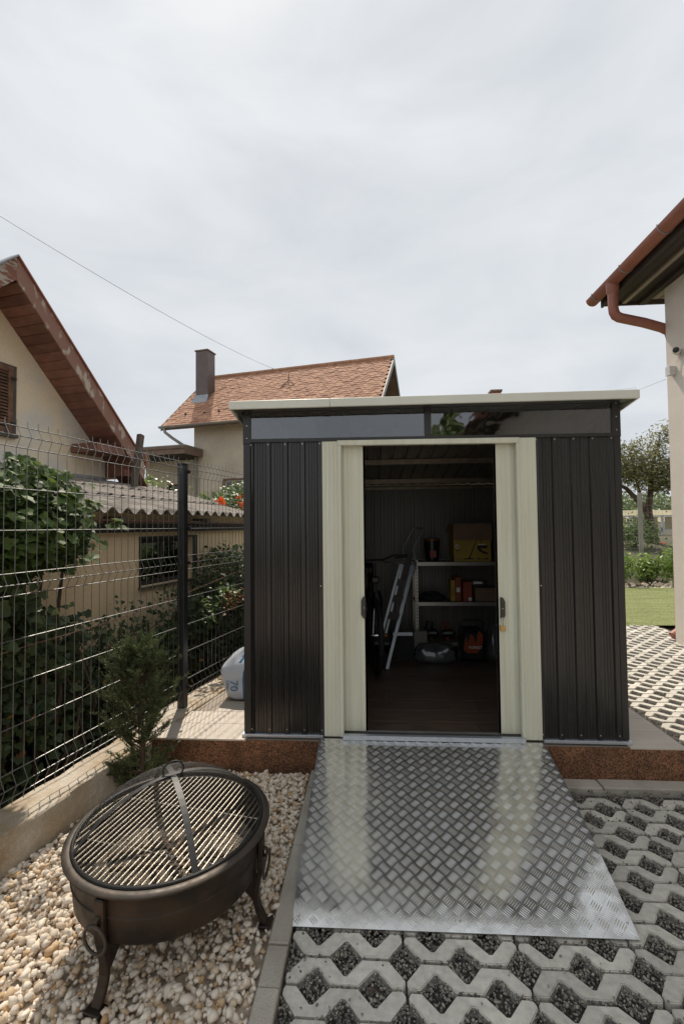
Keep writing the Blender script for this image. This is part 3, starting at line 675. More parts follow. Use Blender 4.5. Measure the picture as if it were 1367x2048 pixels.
for j in range(-1, 2 * cnt_v + 2):
    for i in range(-1, cnt_u + 1):
        typ = j % 2; uu = (i + .5 * typ + .22) * pt / wid; vv = (j * .5 + .28) * pt / lng
        ang = R(-45) if typ == 0 else R(45)
        for q in range(-2, 3):
            du = -math.sin(ang) * q * .0092; dv = math.cos(ang) * q * .0092
            U_, V_ = uu + du / wid, vv + dv / lng
            hx, hy = abs(math.cos(ang)) * BL * .5 / wid, abs(math.sin(ang)) * BL * .5 / lng
            if U_ - hx * .9 < 0 or U_ + hx * .9 > 1 or V_ - hy * .9 < 0 or V_ + hy * .9 > 1: continue
            base = rq(U_, V_) + rn * (.0003 + .0015 * math.sin(U_ * 6.2 + 1) * math.sin(V_ * math.pi) + .020 * 4 * V_ * (1 - V_))
            c_, s_ = math.cos(ang), math.sin(ang)
            xx = ex * c_ + ey * s_; yy = ey * c_ - ex * s_
            poss.append(base); rots.append([[xx.x, yy.x, rn.x], [xx.y, yy.y, rn.y], [xx.z, yy.z, rn.z]])
V, Fc, _ = scatter(tv, tf, np.array(poss), np.array(rots), np.ones(len(poss)))
stuff(np_mesh('tread_bars', V, Fc, 'alu_bar', ramp, smooth=True))
for u_, v_ in ((.02, .035), (.5, .035), (.985, .05), (.42, .60), (.03, .55), (.38, .93)):
    o = bpy.data.objects.new('rivet', scr); COL.objects.link(o); o.location = rq(u_, v_) + rn * (.001 + .08 * v_ * (1 - v_)); o.rotation_euler = rn.to_track_quat('Z', 'Y').to_euler(); setpar(o, ramp)

# ================================================================== FIRE PIT
PC = Vector((-.860, 1.920, 0))
pit = thing('fire_pit', 'round bronze brown iron fire pit bowl on curved legs', 'fire pit', (PC.x, PC.y, 0))
RZ = .400
MB().lathe([(.368, RZ - .020), (.376, RZ - .004), (.405, RZ), (.412, RZ - .004), (.414, RZ - .010), (.408, RZ - .014), (.392, RZ - .016), (.387, RZ - .022), (.383, RZ - .092), (.386, RZ - .095), (.386, RZ - .100),
            (.382, RZ - .103), (.374, RZ - .185), (.362, RZ - .200), (.25, RZ - .228), (.001, RZ - .235), (.001, RZ - .229), (.25, RZ - .222), (.355, RZ - .194), (.367, RZ - .18), (.370, RZ - .04)], (PC.x, PC.y, 0), 80, closed=True).build('bowl', 'bronze_iron', pit, smooth=True)
MB().lathe([(.382, RZ + .002), (.388, RZ + .005), (.409, RZ + .004), (.416, RZ - .001), (.416, RZ - .006), (.408, RZ + .0015), (.388, RZ + .0018)], (PC.x, PC.y, 0), 80, closed=True).build('rim', 'bronze_rim', pit, smooth=True)
for ang in (R(257), R(-3), R(128)):
    d = Vector((math.cos(ang), math.sin(ang), 0)); tdir = Vector((-d.y, d.x, 0))
    def at(r, z): return tuple(PC + d * r + Vector((0, 0, z)))
    leg = MB().band([at(.398, RZ - .026), at(.397, RZ - .10), at(.392, RZ - .18), at(.382, RZ - .22), at(.374, RZ - .26), at(.374, RZ - .295), at(.384, RZ - .33), at(.402, RZ - .36), at(.412, .022)], tdir, .040, .020)
    leg = leg.build('leg', 'bronze_iron', pit, bevel=.004)
    MB().box(-.034, .034, -.024, .024, .0, .016).build('foot', 'bronze_iron', leg, bevel=.003).matrix_world = Matrix.Translation(Vector(at(.414, .010))) @ Matrix.Rotation(math.atan2(tdir.y, tdir.x), 4, 'Z')
    # gusset web behind the leg
    MB().add([at(.378, RZ - .190), at(.28, RZ - .222), at(.368, RZ - .31)] + [tuple(Vector(at(.378, RZ - .190)) + tdir * .006), tuple(Vector(at(.28, RZ - .222)) + tdir * .006), tuple(Vector(at(.368, RZ - .31)) + tdir * .006)],
             [(0, 1, 2), (5, 4, 3), (0, 3, 4, 1), (1, 4, 5, 2), (2, 5, 3, 0)]).build('gusset', 'bronze_iron', leg)
    # lug and drop ring
    MB().band([at(.408, RZ - .082), at(.420, RZ - .086), at(.420, RZ - .112), at(.407, RZ - .116)], tdir, .018, .006).build('ring_lug', 'bronze_rim', leg)
    rc = Vector(at(.420, RZ - .148)); tilt = (Vector((0, 0, 1)) * .99 + d * .10).normalized()
    MB().tube([rc + tdir * .046 * math.cos(q) + tilt * .050 * math.sin(q) for q in np.linspace(0, 2 * math.pi, 33)], .0055, 8, cap=False).build('drop_ring', 'bronze_rim', leg, smooth=True)
# ash and burnt sticks lie in the bowl
ab = MB(); rr_ = [0, .09, .18, .26, .32, .358]; na = 40; vs = [(PC.x, PC.y, RZ - .150)]
for r in rr_[1:]:
    for i in range(na):
        q = 2 * math.pi * i / na; vs.append((PC.x + r * math.cos(q), PC.y + r * math.sin(q), RZ - .165 + .028 * math.sin(q * 2 + r * 20) * (r < .33) * math.cos(r * 14) + RNG.normal(0, .004) - (r > .33) * .012))
fs = [(0, 1 + i, 1 + (i + 1) % na) for i in range(na)]
for k_ in range(4): fs += [(1 + k_ * na + i, 1 + (k_ + 1) * na + i, 1 + (k_ + 1) * na + (i + 1) % na, 1 + k_ * na + (i + 1) % na) for i in range(na)]
ash = stuff(ab.add(vs, fs).build('ash', 'ash', smooth=True, ang=180)); tag(ash, 'pale grey ash heaped in the fire pit bowl', 'ash')
for k_, (x, y, a, ln, r) in enumerate(((-.10, .02, .35, .34, .018), (.05, -.04, 2.5, .30, .014), (.06, .10, 1.1, .26, .020), (-.02, -.12, .05, .36, .012), (.14, -.08, .2, .28, .005))):
    dx, dy = math.cos(a) * ln / 2, math.sin(a) * ln / 2; z = RZ - .130 + .008 * k_
    s_ = MB().tube([(PC.x + x - dx, PC.y + y - dy, z - .006), (PC.x + x - dx * .2, PC.y + y - dy * .3, z + .006), (PC.x + x + dx, PC.y + y + dy, z + .004)], [r, r * 1.05, r * .8], 7).build('burnt_stick', 'charred', smooth=True)
    tag(s_, ['thick charred log lying left in the ash', 'charred branch crossing the middle of the fire pit ash', 'short stout charred log at the back of the ash', 'long thin charred stick near the front of the ash', 'thinnest twig lying on the right of the ash'][k_], 'stick', 'burnt wood in the fire pit')
# cooking grate
gr = thing('cooking_grate', 'round chrome wire cooking grate lying under the mesh dome', 'grate', (PC.x, PC.y, RZ))
ga = R(90 - 10.6); gd_ = Vector((math.cos(ga), math.sin(ga), 0)); gx_ = Vector((gd_.y, -gd_.x, 0)); GR = .374
MB().tube([(PC.x + GR * math.cos(q), PC.y + GR * math.sin(q), RZ - .012) for q in np.linspace(0, 2 * math.pi, 61)], .0035, 6, cap=False).build('grate_ring', 'chrome_grate', gr, smooth=True)
k_ = -.362
while k_ < .366:
    hl = math.sqrt(GR * GR - k_ * k_); c0 = PC + gx_ * k_ + Vector((0, 0, RZ - .008))
    MB().tube([c0 - gd_ * hl, c0 + gd_ * hl], .0031, 6).build('grate_bar', 'chrome_grate', gr, smooth=True); k_ += .0245
for q in (-.17, .12):
    hl = math.sqrt(GR * GR - q * q); c0 = PC + gd_ * q + Vector((0, 0, RZ - .0135)); MB().tube([c0 - gx_ * hl, c0 + gx_ * hl], .003, 5).build('cross_bar', 'chrome_grate', gr, smooth=True)
# mesh dome lid
lid = thing('spark_screen', 'domed black wire mesh spark screen with crossed straps and ring', 'lid', (PC.x, PC.y, RZ))
LR, LH = .380, .185; SR = (LR * LR + LH * LH) / (2 * LH)
def dome(x, y): return RZ + .006 + math.sqrt(max(0, SR * SR - x * x - y * y)) - (SR - LH)
MB().tube([(PC.x + LR * math.cos(q), PC.y + LR * math.sin(q), RZ + .007) for q in np.linspace(0, 2 * math.pi, 61)], .0075, 8, cap=False).build('hoop', 'black_iron', lid, smooth=True)
wm = MB(); q = -LR + .006
while q < LR:
    hl = math.sqrt(max(0, LR * LR - q * q))
    if hl > .02:
        for a in (R(35), R(125)):
            ca, sa = math.cos(a), math.sin(a); nseg = 12; pts = []
            for t in np.linspace(-hl, hl, nseg + 1): x, y = ca * t - sa * q, sa * t + ca * q; pts.append((PC.x + x, PC.y + y, dome(x, y)))
            wm.tube(pts, .00045, 3, cap=False)
    q += .0085
stuff(wm.build('wire_mesh', 'mesh_wire', lid, recalc=False))
for a in (R(-54), R(40)):
    pts = [(PC.x + math.cos(a) * t, PC.y + math.sin(a) * t, dome(math.cos(a) * t, math.sin(a) * t) + .003 + (.002 if a > 0 else 0)) for t in np.linspace(-LR, LR, 25)]
    MB().band(pts, (-math.sin(a), math.cos(a), 0), .024, .002).build('strap', 'strap', lid)
rc = Vector((PC.x, PC.y, RZ + LH + .016)); hd = Vector((math.cos(R(20)), math.sin(R(20)), 0))
MB().tube([rc + hd * .042 * math.cos(q) + Vector((.0, .012, .030)) * (math.sin(q) + .35) for q in np.linspace(0, 2 * math.pi, 29)], .0038, 6, cap=False).build('ring_handle', 'black_iron', lid, smooth=True)

for o_ in (pit, gr, lid): o_.scale = (.972, .972, 1.0)
# ================================================================== WIRE FENCE
fence = thing('wire_fence', 'dark green welded wire fence with folded panels beside the shed', 'fence', F(3.175, 2.271, .2))
HZ = [2.180, 2.125, 2.070, 1.853, 1.637, 1.416, 1.360, 1.303, 1.076, .855, .637, .415, .350, .285]
PK = (2.125, 1.360, .350)
vp = [(0, 0, .255)]
for pk in sorted(PK): vp += [(0, 0, pk - .060), (0, -.030, pk), (0, 0, pk + .060)]
vp.append((0, 0, 2.213))
vw = MB(lambda s, p, z: (s * FU.x + p * FN.x, s * FU.y + p * FN.y, z)).tube(vp, .0021, 6).mesh('wire', smooth=True); vw.materials.append(MATS['wire_green'])
hw = MB(lambda s, p, z: (s * FU.x + p * FN.x, s * FU.y + p * FN.y, z)).tube([(-1.25, 0, 0), (1.25, 0, 0)], .0028, 8).mesh('wire', smooth=True); hw.materials.append(MATS['wire_green'])
def fence_panel(s0, s1):
    sm = (s0 + s1) / 2; ph = (s1 - s0) / 2
    def kid(me, loc):
        o = bpy.data.objects.new('wire', me); COL.objects.link(o); o.location = Vector(loc); setpar(o, fence)
    s = s1 - .022
    while s > s0: kid(vw, F(s, 2.271, 0)); s -= .0611
    for z in HZ: kid(hw, F(sm, 2.271 - (.030 if z in PK else 0) + .0055, z))
fence_panel(.655, 3.145); fence_panel(3.205, 5.695)
for s in (.625, 3.175, 5.725):
    po = MB(F).box(s - .030, s + .030, 2.271 - .030, 2.271 + .030, .205, 2.150).build('post', 'post_green', fence, bevel=.004)
    MB(F).box(s - .032, s + .032, 2.239, 2.303, 2.150, 2.168).build('cap', 'black_plastic', po, bevel=.004)
    for z in (.36, .85, 1.36, 1.64, 2.10):
        MB(F).box(s + .024, s + .046, 2.226, 2.242, z - .014, z + .014).build('clamp', 'black_plastic', po, bevel=.003)

# ================================================================== 70 LITRE BAG
bagc = Vector((-1.085, 3.90, SZ))
bag = thing('compost_bag', 'plump white and blue plastic sack beside the shed wall', 'bag', bagc)
prof = [(0, .0, .0), (.008, .66, .80), (.03, .76, .92), (.10, .86, .98), (.18, .95, 1.0), (.235, 1.0, .98), (.27, .98, .92), (.31, .86, .78), (.35, .70, .56), (.385, .46, .34), (.405, .22, .16), (.41, .0, .0)]
HX, HY = .215, .185; nb = 72
vs = []
for k_, (z, ax, ay) in enumerate(prof):
    for i in range(nb):
        q = 2 * math.pi * i / nb; cx, sy = math.cos(q), math.sin(q)
        ex_ = .55
        x = HX * ax * math.copysign(abs(cx) ** ex_, cx); y = HY * ay * math.copysign(abs(sy) ** ex_, sy)
        wr = (.006 * math.sin(q * 7 + z * 25) + .007 * math.sin(q * 3 + z * 40)) * (1 if z > .22 else .15) * (1 if 0 < k_ < len(prof) - 1 else 0)
        m = 1 + wr / .2
        vs.append((bagc.x + x * m + .04 * (.2 - z) * (z < .2) + .34 * max(0, z - .22), bagc.y + y * m + .05 * z, bagc.z + .001 + z * 1.0 + (.010 * math.sin(q * 5 + 1) if .3 < z < .41 else 0)))
fs = [(k_ * nb + i, k_ * nb + (i + 1) % nb, (k_ + 1) * nb + (i + 1) % nb, (k_ + 1) * nb + i) for k_ in range(len(prof) - 1) for i in range(nb)]
bb = MB().add(vs, fs).build('sack', 'bag_white', bag, smooth=True, ang=180)
bb.data.materials.append(MATS['bag_blue'])
for pgn in bb.data.polygons:
    c_ = pgn.center
    if c_.y < bagc.y and (c_.x - .34 * max(0, c_.z - bagc.z - .22) > -1.090 or (c_.z > bagc.z + .29 and 0 < c_.x - .5 * max(0, c_.z - bagc.z - .22) + 1.165 < .022)): pgn.material_index = 1
def put_text(txt, size, mtl, parent, M, depth=.0006):
    me = text_mesh(txt, size, depth); o = obj('lettering', me, mtl); o.parent = parent
    if parent.type == 'EMPTY': o.matrix_parent_inverse = Matrix.Translation(-Vector(parent.location))
    o.matrix_basis = M; return o
yb_ = bagc.y - HY * .99
for txt, size, x, z in (('70', .090, -1.150, .135), ('Liter', .042, -1.203, .135)):
    put_text(txt, size, 'bag_blue', bag, Matrix.Translation((x, yb_ - (.012 if txt == '70' else .004), SZ + z)) @ Matrix.Rotation(R(90), 4, 'X') @ Matrix.Rotation(R(-90), 4, 'Z'), .002)

# ================================================================== VEGETATION
def pts_in_poly(poly, n, rng):
    poly = np.array(poly); lo, hi = poly.min(0), poly.max(0); o = []
    while len(o) < n:
        q = rng.uniform(lo, hi, (n * 2, 2)); ins = np.zeros(len(q), bool); j = len(poly) - 1
        for i in range(len(poly)):
            a, b = poly[i], poly[j]
            c_ = ((a[1] > q[:, 1]) != (b[1] > q[:, 1])) & (q[:, 0] < (b[0] - a[0]) * (q[:, 1] - a[1]) / (b[1] - a[1] + 1e-12) + a[0]); ins ^= c_; j = i
        o += list(q[ins])
    return np.array(o[:n])
def Fv(s, p, z): return np.stack([s * FU.x + p * FN.x, s * FU.y + p * FN.y, z], -1)
FNn = np.array(FN); 
def leaf_mass(name, tv, tf, pos, nrm, size, mtl, parent):
    n = len(pos); V, Fc, T = scatter(tv, tf, pos, frames(nrm), size, RNG.random(n)); return stuff(np_mesh(name, V, Fc, mtl, parent, T))
def clumped(poly, n, nc, spread, rng=RNG):
    """points gathered in clumps inside an outline, so that gaps and lumps appear"""
    c_ = pts_in_poly(poly, nc, rng); q = c_[rng.integers(0, nc, n)] + rng.normal(0, spread, (n, 2)); return q
# ivy on the outbuilding corner: big lit mound
ivy = thing('ivy', 'big mound of bright green ivy over the outbuilding corner', 'ivy', F(2.3, 2.9, 0))
mound = [(1.2, 1.30), (1.2, 1.98), (2.05, 2.0), (2.2, 2.08), (2.42, 2.06), (2.50, 1.93), (2.55, 1.82), (2.68, 1.72), (2.70, 1.60), (2.6, 1.45), (2.5, 1.36), (2.36, 1.40), (2.2, 1.30)]
n = 4600; q = clumped(mound, n, 420, .03); dep = RNG.random(n)
cz = (q[:, 1] - 1.7) / .4; csd = (q[:, 0] - 2.0) / .7
bulge = np.sqrt(np.clip(1 - cz ** 2 * .8, 0, 1)) * np.sqrt(np.clip(1 - np.clip(csd, 0, 1) ** 2 * .6, 0, 1))
pp = 3.0 - .48 * bulge * (1 - .55 * dep ** 2)
pos = Fv(q[:, 0], pp, q[:, 1]); nrm = -FNn * 0.9 + np.array([0, 0, .9]) + RNG.normal(0, .55, (n, 3))
leaf_mass('foliage', IVY_V, IVY_F, pos, nrm, RNG.uniform(.045, .085, n), 'ivy_leaf', ivy)
lme = MB().add([tuple(v) for v in IVY_V], [tuple(f) for f in IVY_F]).mesh('leaf', recalc=False)
lme.attributes.new('tint', 'FLOAT', 'POINT').data.foreach_set('value', [.75] * len(lme.vertices)); lme.materials.append(MATS['ivy_leaf'])
n = 210; q = clumped(mound, n, 120, .03); cz = (q[:, 1] - 1.7) / .4
pos = Fv(q[:, 0], 2.95 - .50 * np.sqrt(np.clip(1 - cz ** 2 * .8, 0, 1)), q[:, 1]); fr_ = frames(-FNn * 0.9 + np.array([0, 0, 1.0]) + RNG.normal(0, .45, (n, 3)))
for i in range(n):
    o = bpy.data.objects.new('leaf', lme); COL.objects.link(o); s_ = RNG.uniform(.06, .095)
    o.matrix_basis = Matrix.Translation(Vector(pos[i])) @ Matrix([list(r) for r in fr_[i]]).to_4x4() @ Matrix.Scale(s_, 4); setpar(o, ivy)
for k_ in range(5):
    s0 = 2.0 + .12 * k_; MB(F).tube([(s0, 2.85, -.08), (s0 + .05, 2.80, .5), (s0 - .05 + .03 * k_, 2.86, 1.0), (s0 + .06 * k_ - .1, 2.85, 1.6)], [.022, .018, .014, .008], 6).build('stem', 'bark', ivy, smooth=True)
# dark ivy hedge along the foot of the outbuilding
hedge = thing('ivy_hedge', 'dark ivy scrambling along the ground behind the wire fence', 'ivy', F(2.6, 2.8, -.07))
low = [(.9, -.08), (.9, 1.36), (1.9, 1.38), (2.2, 1.36), (2.27, 1.20), (2.38, 1.12), (2.55, 1.03), (2.70, .96), (2.78, .82), (2.80, .60), (2.9, .42), (3.0, .40), (3.1, .62), (3.3, .66), (3.5, .60), (3.9, .66), (4.2, .80), (4.5, .62), (4.9, .6), (5.6, .5), (6.2, .3), (6.2, -.08)]
n = 12500; q = clumped(low, n, 900, .05)
pos = Fv(q[:, 0], 2.70 + .42 * RNG.random(n) ** .8, q[:, 1]); nrm = -FNn * 1.0 + np.array([0, 0, .7]) + RNG.normal(0, .6, (n, 3))
leaf_mass('foliage', IVY_V, IVY_F, pos, nrm, RNG.uniform(.04, .085, n), 'ivy_dark', hedge)
n = 900; q = clumped([(2.6, .2), (2.6, .8), (3.1, 1.0), (3.7, 1.0), (3.75, 1.1), (4.0, .95), (4.3, .9), (4.3, .4)], n, 70, .035)
leaf_mass('foliage', IVY_V, IVY_F, Fv(q[:, 0], 2.68 + .4 * RNG.random(n), q[:, 1]), -FNn + np.array([0, 0, .6]) + RNG.normal(0, .6, (n, 3)), RNG.uniform(.03, .06, n), 'ivy_dark', hedge)
n = 45; q = clumped([(1.2, .0), (1.2, .6), (3.0, .5), (4.0, .7), (4.2, .1)], n, 40, .05)
leaf_mass('dry_leaves', LEAF_V, LEAF_F, Fv(q[:, 0], 2.66 + .1 * RNG.random(n), q[:, 1]), -FNn + RNG.normal(0, .6, (n, 3)), RNG.uniform(.04, .07, n), 'ivy_autumn', hedge)
for k_ in range(16):
    s0 = RNG.uniform(2.3, 4.6); pts = [(s0, 2.75, .0)]
    for j in range(5): pts.append((pts[-1][0] + RNG.normal(.04, .09), 2.6 + RNG.uniform(0, .3), pts[-1][2] + RNG.uniform(.12, .24)))
    MB(F).tube(pts, [.011, .009, .008, .006, .004, .002], 5).build('stem', 'bark', hedge, smooth=True)
n = 1500; q = clumped([(.9, .8), (.9, 1.55), (2.1, 1.5), (2.24, 1.34), (2.28, 1.05), (2.2, .8)], n, 140, .035)
leaf_mass('foliage', IVY_V, IVY_F, Fv(q[:, 0], 2.62 + .3 * RNG.random(n), q[:, 1]), -FNn + np.array([0, 0, .7]) + RNG.normal(0, .6, (n, 3)), RNG.uniform(.05, .09, n), 'ivy_dark', hedge)
# shrub next to the shed, and autumn creeper in front of it
shb = thing('shrub', 'tall dark leafy shrub growing between fence and shed corner', 'shrub', F(4.9, 2.85, -.07))
sp = [(4.25, .1), (4.3, .8), (4.45, 1.0), (4.6, 1.2), (4.75, 1.36), (5.1, 1.42), (5.6, 1.3), (6.0, 1.0), (6.0, .1)]
n = 7000; q = clumped(sp, n, 480, .04)
leaf_mass('foliage', LEAF_V, LEAF_F, Fv(q[:, 0], 2.62 + .55 * RNG.random(n), q[:, 1]), -FNn * .8 + np.array([0, 0, .8]) + RNG.normal(0, .6, (n, 3)), RNG.uniform(.035, .07, n), 'ivy_dark', shb)
for k_ in range(6): MB(F).tube([(4.8 + .15 * k_, 2.85, -.07), (4.7 + .15 * k_, 2.8, .6), (4.62 + .2 * k_, 2.8, 1.15)], [.018, .012, .004], 5).build('stem', 'bark', shb, smooth=True)
crp = thing('creeper', 'small creeper with yellow and orange autumn leaves beyond the fence post', 'creeper', F(4.1, 2.6, .5))
n = 150; q = clumped([(3.8, .78), (3.9, 1.0), (4.15, 1.06), (4.45, .98), (4.5, .82), (4.2, .72)], n, 30, .03)
leaf_mass('foliage', LEAF_V, LEAF_F, Fv(q[:, 0], 2.45 + .12 * RNG.random(n), q[:, 1]), -FNn * .5 + np.array([0, 0, 1.0]) + RNG.normal(0, .5, (n, 3)), RNG.uniform(.035, .06, n), 'vine_leaf', crp)
n = 60; q = clumped([(4.15, .80), (4.2, .95), (4.5, .95), (4.5, .78)], n, 14, .03)
leaf_mass('autumn_leaves', LEAF_V, LEAF_F, Fv(q[:, 0], 2.42 + .1 * RNG.random(n), q[:, 1]), -FNn * .5 + np.array([0, 0, 1.0]) + RNG.normal(0, .5, (n, 3)), RNG.uniform(.04, .065, n), 'ivy_autumn', crp)
MB(F).tube([(4.05, 2.6, .3), (4.15, 2.52, .7), (4.3, 2.48, .95)], [.008, .006, .003], 5).build('stem', 'bark', crp)
# rusty barbed wire strung behind the fence
bw = thing('barbed_wire', 'rusty barbed wire sagging behind the wire fence', 'wire', F(3.5, 2.6, .9))
pts = [(1.9, 2.62, .93), (2.72, 2.6, .955), (3.2, 2.6, .985), (3.53, 2.6, 1.02), (4.1, 2.6, 1.08), (4.7, 2.6, 1.15), (5.6, 2.6, 1.24)]
MB(F).tube(pts, .0035, 5).build('strand', 'rust', bw)
bar = MB(F)
for (s0, p0, z0), (s1, p1, z1) in zip(pts, pts[1:]):
    for t in np.arange(.06, 1, .09 / max(.1, s1 - s0)):
        s_, z_ = s0 + (s1 - s0) * t, z0 + (z1 - z0) * t; a = RNG.uniform(0, 3)
        bar.tube([(s_ - .012 * math.cos(a), 2.6 - .012, z_ - .018 * math.sin(a)), (s_ + .012 * math.cos(a), 2.6 + .012, z_ + .018 * math.sin(a))], .0018, 4)
stuff(bar.build('barbs', 'rust', bw))

# young yew by the kerb wall
yb = Vector((-1.47, 2.83, 0))
yew = thing('yew_shrub', 'young upright yew shrub growing behind the fire pit', 'shrub', yb)
rng = np.random.default_rng(11)
MB().tube([tuple(yb + Vector((0, 0, -.06))), tuple(yb + Vector((.01, 0, .3))), tuple(yb + Vector((-.015, .0, .65))), tuple(yb + Vector((-.035, 0, .98)))], [.015, .012, .009, .003], 7).build('trunk', 'bark', yew, smooth=True)
tw = MB(); NP, NR, NS, NT = [], [], [], []
def add_needles(a, b, nn, ln, tnt):
    d = (b - a); L_ = d.length; d.normalize()
    for i in range(nn):
        t = (i + .5) / nn; p_ = a + (b - a) * t
        sd = Vector(rng.normal(size=3)); sd = (sd - d * sd.dot(d)).normalized(); dirn = (sd * .85 + d * .75 + Vector((0, 0, .12))).normalized()
        x_ = dirn.cross(Vector(rng.normal(size=3))).normalized(); z_ = x_.cross(dirn)
        NP.append(p_); NR.append([[x_.x, dirn.x, z_.x], [x_.y, dirn.y, z_.y], [x_.z, dirn.z, z_.z]])
        NS.append((.0050, ln * 1.15 * rng.uniform(.7, 1.15), 1)); NT.append(min(1, max(0, tnt + rng.normal(0, .18))))
def envelope(h):    # crown radius by height
    return float(np.interp(h, [.06, .15, .30, .42, .52, .62, .74, .84, .92, 1.02], [.14, .20, .15, .25, .29, .27, .19, .14, .11, .03]))
for k_ in range(215):
    h = rng.uniform(.08, .98); az = rng.uniform(0, 2 * math.pi)
    # sparse waist where the trunk shows
    if .24 < h < .34 and rng.random() < .6: continue
    Lb = envelope(h) * rng.uniform(.55, 1.15); base = yb + Vector((-.035 * h, 0, max(.05, h - .10)))
    dirn = Vector((math.cos(az), math.sin(az) * .8, rng.uniform(.5, 1.1) if h > .3 else rng.uniform(0.1, .6)))
    tip = base + dirn.normalized() * Lb * 1.25
    mid = (base + tip) / 2 + Vector((0, 0, -.015)); tw.tube([base, mid, tip], [.0035, .0025, .0012], 4)
    tn = .35 + .5 * rng.random()
    add_needles(mid, tip, 26, .021, tn); add_needles(base, mid, 10, .018, tn - .2)
    for _ in range(6):
        t = rng.uniform(.3, 1); p0 = base + (tip - base) * t; sd = Vector(rng.normal(size=3)); sd.z = abs(sd.z) * .9
        p1 = p0 + (sd.normalized() * .5 + dirn.normalized() * .7) * rng.uniform(.05, .09); tw.tube([p0, p1], [.0016, .0008], 3); add_needles(p0, p1, 24, .020, tn)
stuff(tw.build('twigs', 'bark', yew))
V, Fc, T = scatter(NEEDLE_V, NEEDLE_F, np.array([p[:] for p in NP]), np.array(NR), np.array(NS), np.array(NT)); stuff(np_mesh('foliage', V, Fc, 'yew_leaf', yew, T))

# ================================================================== NEIGHBOUR'S OUTBUILDING
ob = thing('outbuilding', 'low ochre rendered outbuilding with corrugated roof behind the fence', 'outbuilding', F(4, 3.3, 0))
WP = 3.20
# wall with a window opening
b = MB(F); ws0, ws1, wz0, wz1 = 3.79, 4.66, 1.055, 1.54
for x0, x1, z0, z1 in ((.8, ws0, -.09, 1.80), (ws1, 8.0, -.09, 1.80), (ws0, ws1, -.09, wz0), (ws0, ws1, wz1, 1.80)): b.box(x0, x1, WP, WP + .22, z0, z1)
b.build('wall', 'stucco_yellow', ob)
MB(F).box(8.0 - .22, 8.0, WP + .22, 6.4, -.09, 1.95).build('wall', 'stucco_yellow', ob)
wn = MB(F).box(ws0 + .002, ws1 - .002, WP + .085, WP + .12, wz0 + .002, wz0 + .045).box(ws0 + .002, ws1 - .002, WP + .085, WP + .12, wz1 - .05, wz1 - .002).box(ws0 + .002, ws0 + .045, WP + .085, WP + .12, wz0 + .046, wz1 - .051).box(ws1 - .045, ws1 - .002, WP + .085, WP + .12, wz0 + .046, wz1 - .051).box(4.20, 4.235, WP + .085, WP + .12, wz0 + .046, wz1 - .051).build('window', 'dark_board', ob)
MB(F).box(ws0 + .046, 4.199, WP + .10, WP + .106, wz0 + .046, wz1 - .051).build('pane', 'house_glass', wn); MB(F).box(4.236, ws1 - .046, WP + .10, WP + .106, wz0 + .046, wz1 - .051).build('pane', 'house_glass', wn)
MB(F).box(ws0 - .03, ws1 + .03, WP - .03, WP + .08, wz0 - .022, wz0 - .001).build('window_sill', 'grey_wood', ob)
MB(F).box(ws0 - .0, ws1, WP + .14, WP + .15, wz0, wz1).build('curtain', 'dark_board', ob)
MB(F).box(ws0 - .018, ws0 - .001, WP - .012, WP + .06, wz0, wz1 + .02).box(ws1 + .001, ws1 + .09, WP - .006, WP + .06, wz0, wz1 + .02).box(ws0, ws1, WP - .012, WP + .06, wz1, wz1 + .02).build('window_surround', 'dark_board', ob)
# wall plate, rusty gutter rod, corrugated sheets
MB(F).box(.8, 7.6, WP - .06, WP - .002, 1.605, 1.69).build('wall_plate', 'dark_board', ob)
MB(F).tube([(.9, 3.045, 1.735), (3.0, 3.045, 1.718), (5.6, 3.045, 1.695), (6.6, 3.045, 1.69)], .011, 7).build('gutter_rod', 'rust', ob, smooth=True)
for s in (2.0, 3.35, 4.7, 6.0): MB(F).box(s - .03, s + .03, 3.0, WP + .1, 1.70, 1.75).build('rafter_end', 'grey_wood', ob)
def zroof(p): return 1.805 + .187 * (p - 2.98)
AMP = .027; PIT = .1775
def roof_sheet(s0, s1, pa, pb, dz):
    nseg = int(round((s1 - s0) / PIT * 10)); vs = []; np_ = 5
    for i in range(nseg + 1):
        s = s0 + (s1 - s0) * i / nseg
        plo = pa
        if s > 6.15: plo = max(pa, 3.30 + (s - 6.15) / .60)
        plo = min(plo, pb - .02)
        for th in (0, -.007):
            for j in range(np_): p = plo + (pb - plo) * j / (np_ - 1); vs.append((s, p, zroof(p) + dz + th + AMP * math.cos(2 * math.pi * s / PIT) + .004 * math.sin(s * 2.3 + p)))
    fs = []; st_ = 2 * np_
    for i in range(nseg):
        for j in range(np_ - 1):
            a = i * st_ + j; fs += [(a, a + 1, a + st_ + 1, a + st_), (a + np_, a + st_ + np_, a + st_ + np_ + 1, a + np_ + 1)]
        a = i * st_; fs += [(a, a + st_, a + st_ + np_, a + np_), (a + np_ - 1, a + 2 * np_ - 1, a + st_ + 2 * np_ - 1, a + st_ + np_ - 1)]
    MB(F).add(vs, fs).build('roof_sheet', 'asbestos', ob, smooth=True, ang=50)
for k_, s0 in enumerate(np.arange(1.0, 6.1, PIT * 6)): roof_sheet(s0, min(s0 + PIT * 6.4, 7.6), 2.98, 4.12, .004 * (k_ % 2) + RNG.normal(0, .003))
for k_, s0 in enumerate(np.arange(1.0, 7.3, PIT * 6)): roof_sheet(s0, s0 + PIT * 6.4, 4.0, 5.25, .022 + .004 * (k_ % 2))
for k_, s0 in enumerate(np.arange(1.0, 8.3, PIT * 6)): roof_sheet(s0, s0 + PIT * 6.4, 5.12, 6.52, .044 + .004 * (k_ % 2))

